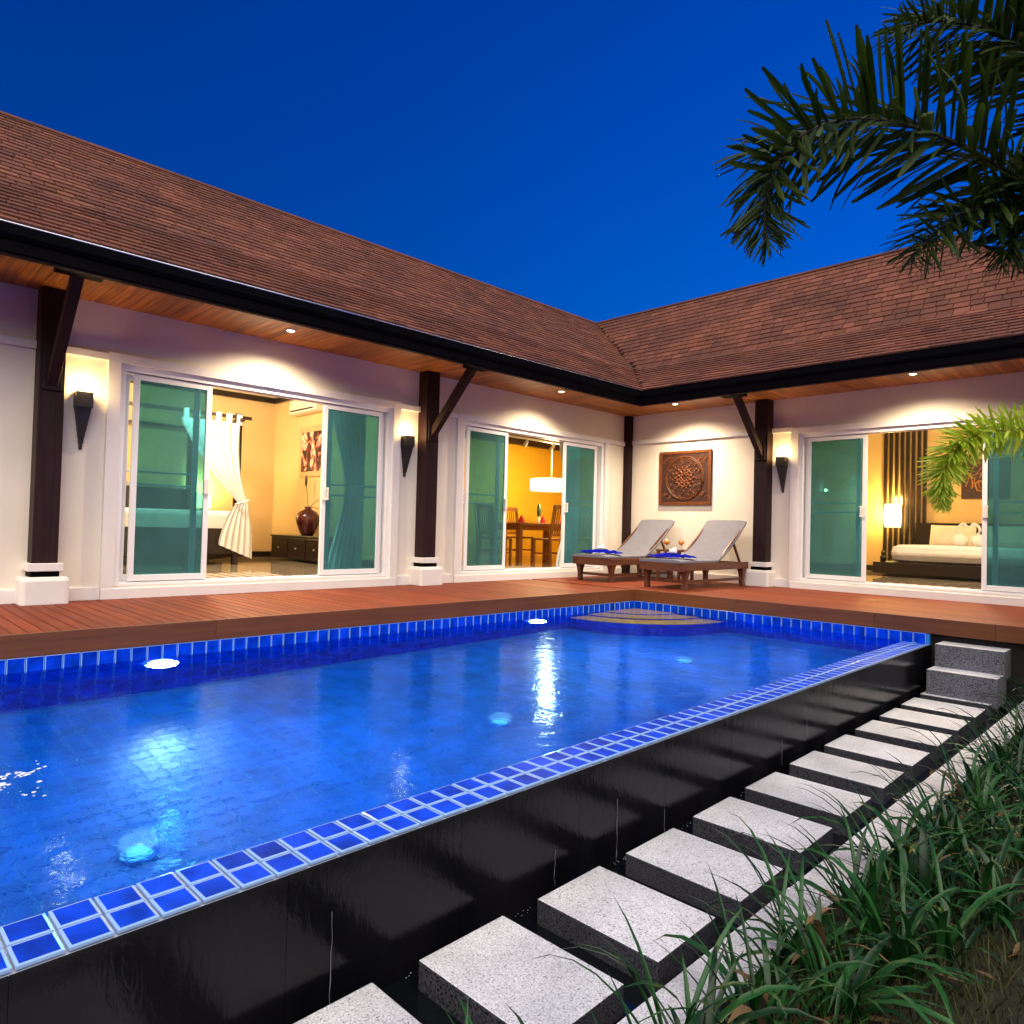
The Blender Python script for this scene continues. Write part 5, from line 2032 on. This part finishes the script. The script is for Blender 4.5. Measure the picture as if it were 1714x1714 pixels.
swan((2.28, 6.45, 0.65), False, 'white towel swan on the bed, its neck making the left half of a heart')
swan((2.56, 6.45, 0.65), True, 'white towel swan on the bed, its neck making the right half of a heart')
wl_ = thing('slat_wall_lamp', 'glowing cylindrical paper lamp hung on the dark slats by the bed', 'lamp', None, (1.06, YB3 - 0.22, 0.98))
MB().lathe([(0.135, 0), (0.15, 0.22), (0.135, 0.44)], 20).build('shade', M['shade2'], wl_, True)
MB().box(-0.02, 0.05, 0.20, 0.02, 0.16, 0.24).build('bracket', M['dark'], wl_)
lamp('slat_lamp_light', 'POINT', (0, -0.02, 0.52), 15, (1.0, 0.68, 0.20), wl_, 0.08)
lamp('slat_lamp_light', 'POINT', (-0.22, -0.02, 0.22), 10, (1.0, 0.68, 0.20), wl_, 0.06)
wc = thing('carved_panel', 'dark carved panel with golden scrolls above the bed in the right bedroom', 'wall carving', None, (2.52, YB3, 1.88))
MB().box(-0.37, -0.03, -0.36, 0.37, -0.001, 0.36).build('panel', M['carvebase'], wc, bevel=0.004)
b = MB()
b.tube([(-0.06 + (0.02 + 0.016 * q * 0.7) * cos(q * 0.5), -0.036, -0.10 + (0.02 + 0.016 * q * 0.7) * sin(q * 0.5)) for q in range(20)], [0.016 - 0.0005 * q for q in range(20)], 6)
b.build('carved_scroll', M['gold'], wc, True)
for k in range(6):
    b = MB()
    x0 = -0.30 + 0.075 * k
    pts = [(x0 + 0.10 * (q / 10) ** 2 + 0.035 * sin(q * 0.55 + k), -0.036, -0.22 + 0.10 * abs(k - 2) * 0.4 + 0.048 * q) for q in range(11)]
    pts = [p for p in pts if abs(p[0]) < 0.34 and abs(p[2]) < 0.33]
    b.tube(pts, [0.013 - 0.0009 * q for q in range(len(pts))], 6)
    b.build('carved_scroll', M['gold'], wc, True)
tw = thing('bedside_tray', 'small dark pot with a sprig on the left end of the platform', 'pot', None, (1.40, 5.30, 0.36))
MB().lathe([(0.04, 0), (0.055, 0.08), (0.045, 0.10)], 10).build('pot', M['dark'], tw, True)
MB().blob((0, 0, 0.15), (0.035, 0.035, 0.05), 7, 5).build('sprig', M['green'], tw, True)

# ================================================================ GARDEN BEHIND THE CAMERA (mirrored in the panes)
gw = thing('garden_wall', 'grey-green rendered garden wall across the lawn, seen mirrored in the panes', 'wall')
for i in range(8):
    y0 = -14 + i * 2.5
    MB().box(9.4, y0 + 0.01, -1.0, 9.6, y0 + 2.49, 2.5).build('wall_panel', M['gwall'], gw)
    MB().box(9.33, y0, 2.5, 9.67, y0 + 2.5, 2.6).build('coping', M['gwall'], gw)
for i, (sx, sy, sr, lab) in enumerate(((8.7, -2.6, 0.9, 'bushy green shrub by the garden wall, left in the mirrored view'), (8.7, 0.6, 1.1, 'taller bushy green shrub by the garden wall'),
                                      (8.8, -6.2, 1.0, 'bushy green shrub by the garden wall behind the camera'), (8.6, 3.6, 1.2, 'bushy green shrub at the far end of the garden wall'))):
    t = thing('shrub', lab, 'shrub', 'shrubs along the garden wall', (sx, sy, -0.7))
    b = MB()
    for k in range(900):
        v = Vector((R.gauss(0, 1), R.gauss(0, 1), R.gauss(0, 1))).normalized() * sr * (0.5 + 0.5 * R.random()) * 0.8
        p = Vector((v.x, v.y, v.z * 1.25 + sr * 1.15))
        if p.z < 0.05:
            continue
        u = Vector((R.gauss(0, 1), R.gauss(0, 1), R.gauss(0, 1))).normalized()
        w_ = u.orthogonal().normalized() * 0.035
        u = u * 0.09
        b.add([p - w_ * .4, p + u * .5 - w_, p + u, p + u * .5 + w_], [(0, 1, 2, 3)])
    b.build('foliage', M['hedge'], t)
    MB().tube([(0, 0, -0.05), (0.03, 0, 0.5), (0.0, 0.03, 1.0)], [0.05, 0.04, 0.02], 8).build('stem', M['bark'], t)
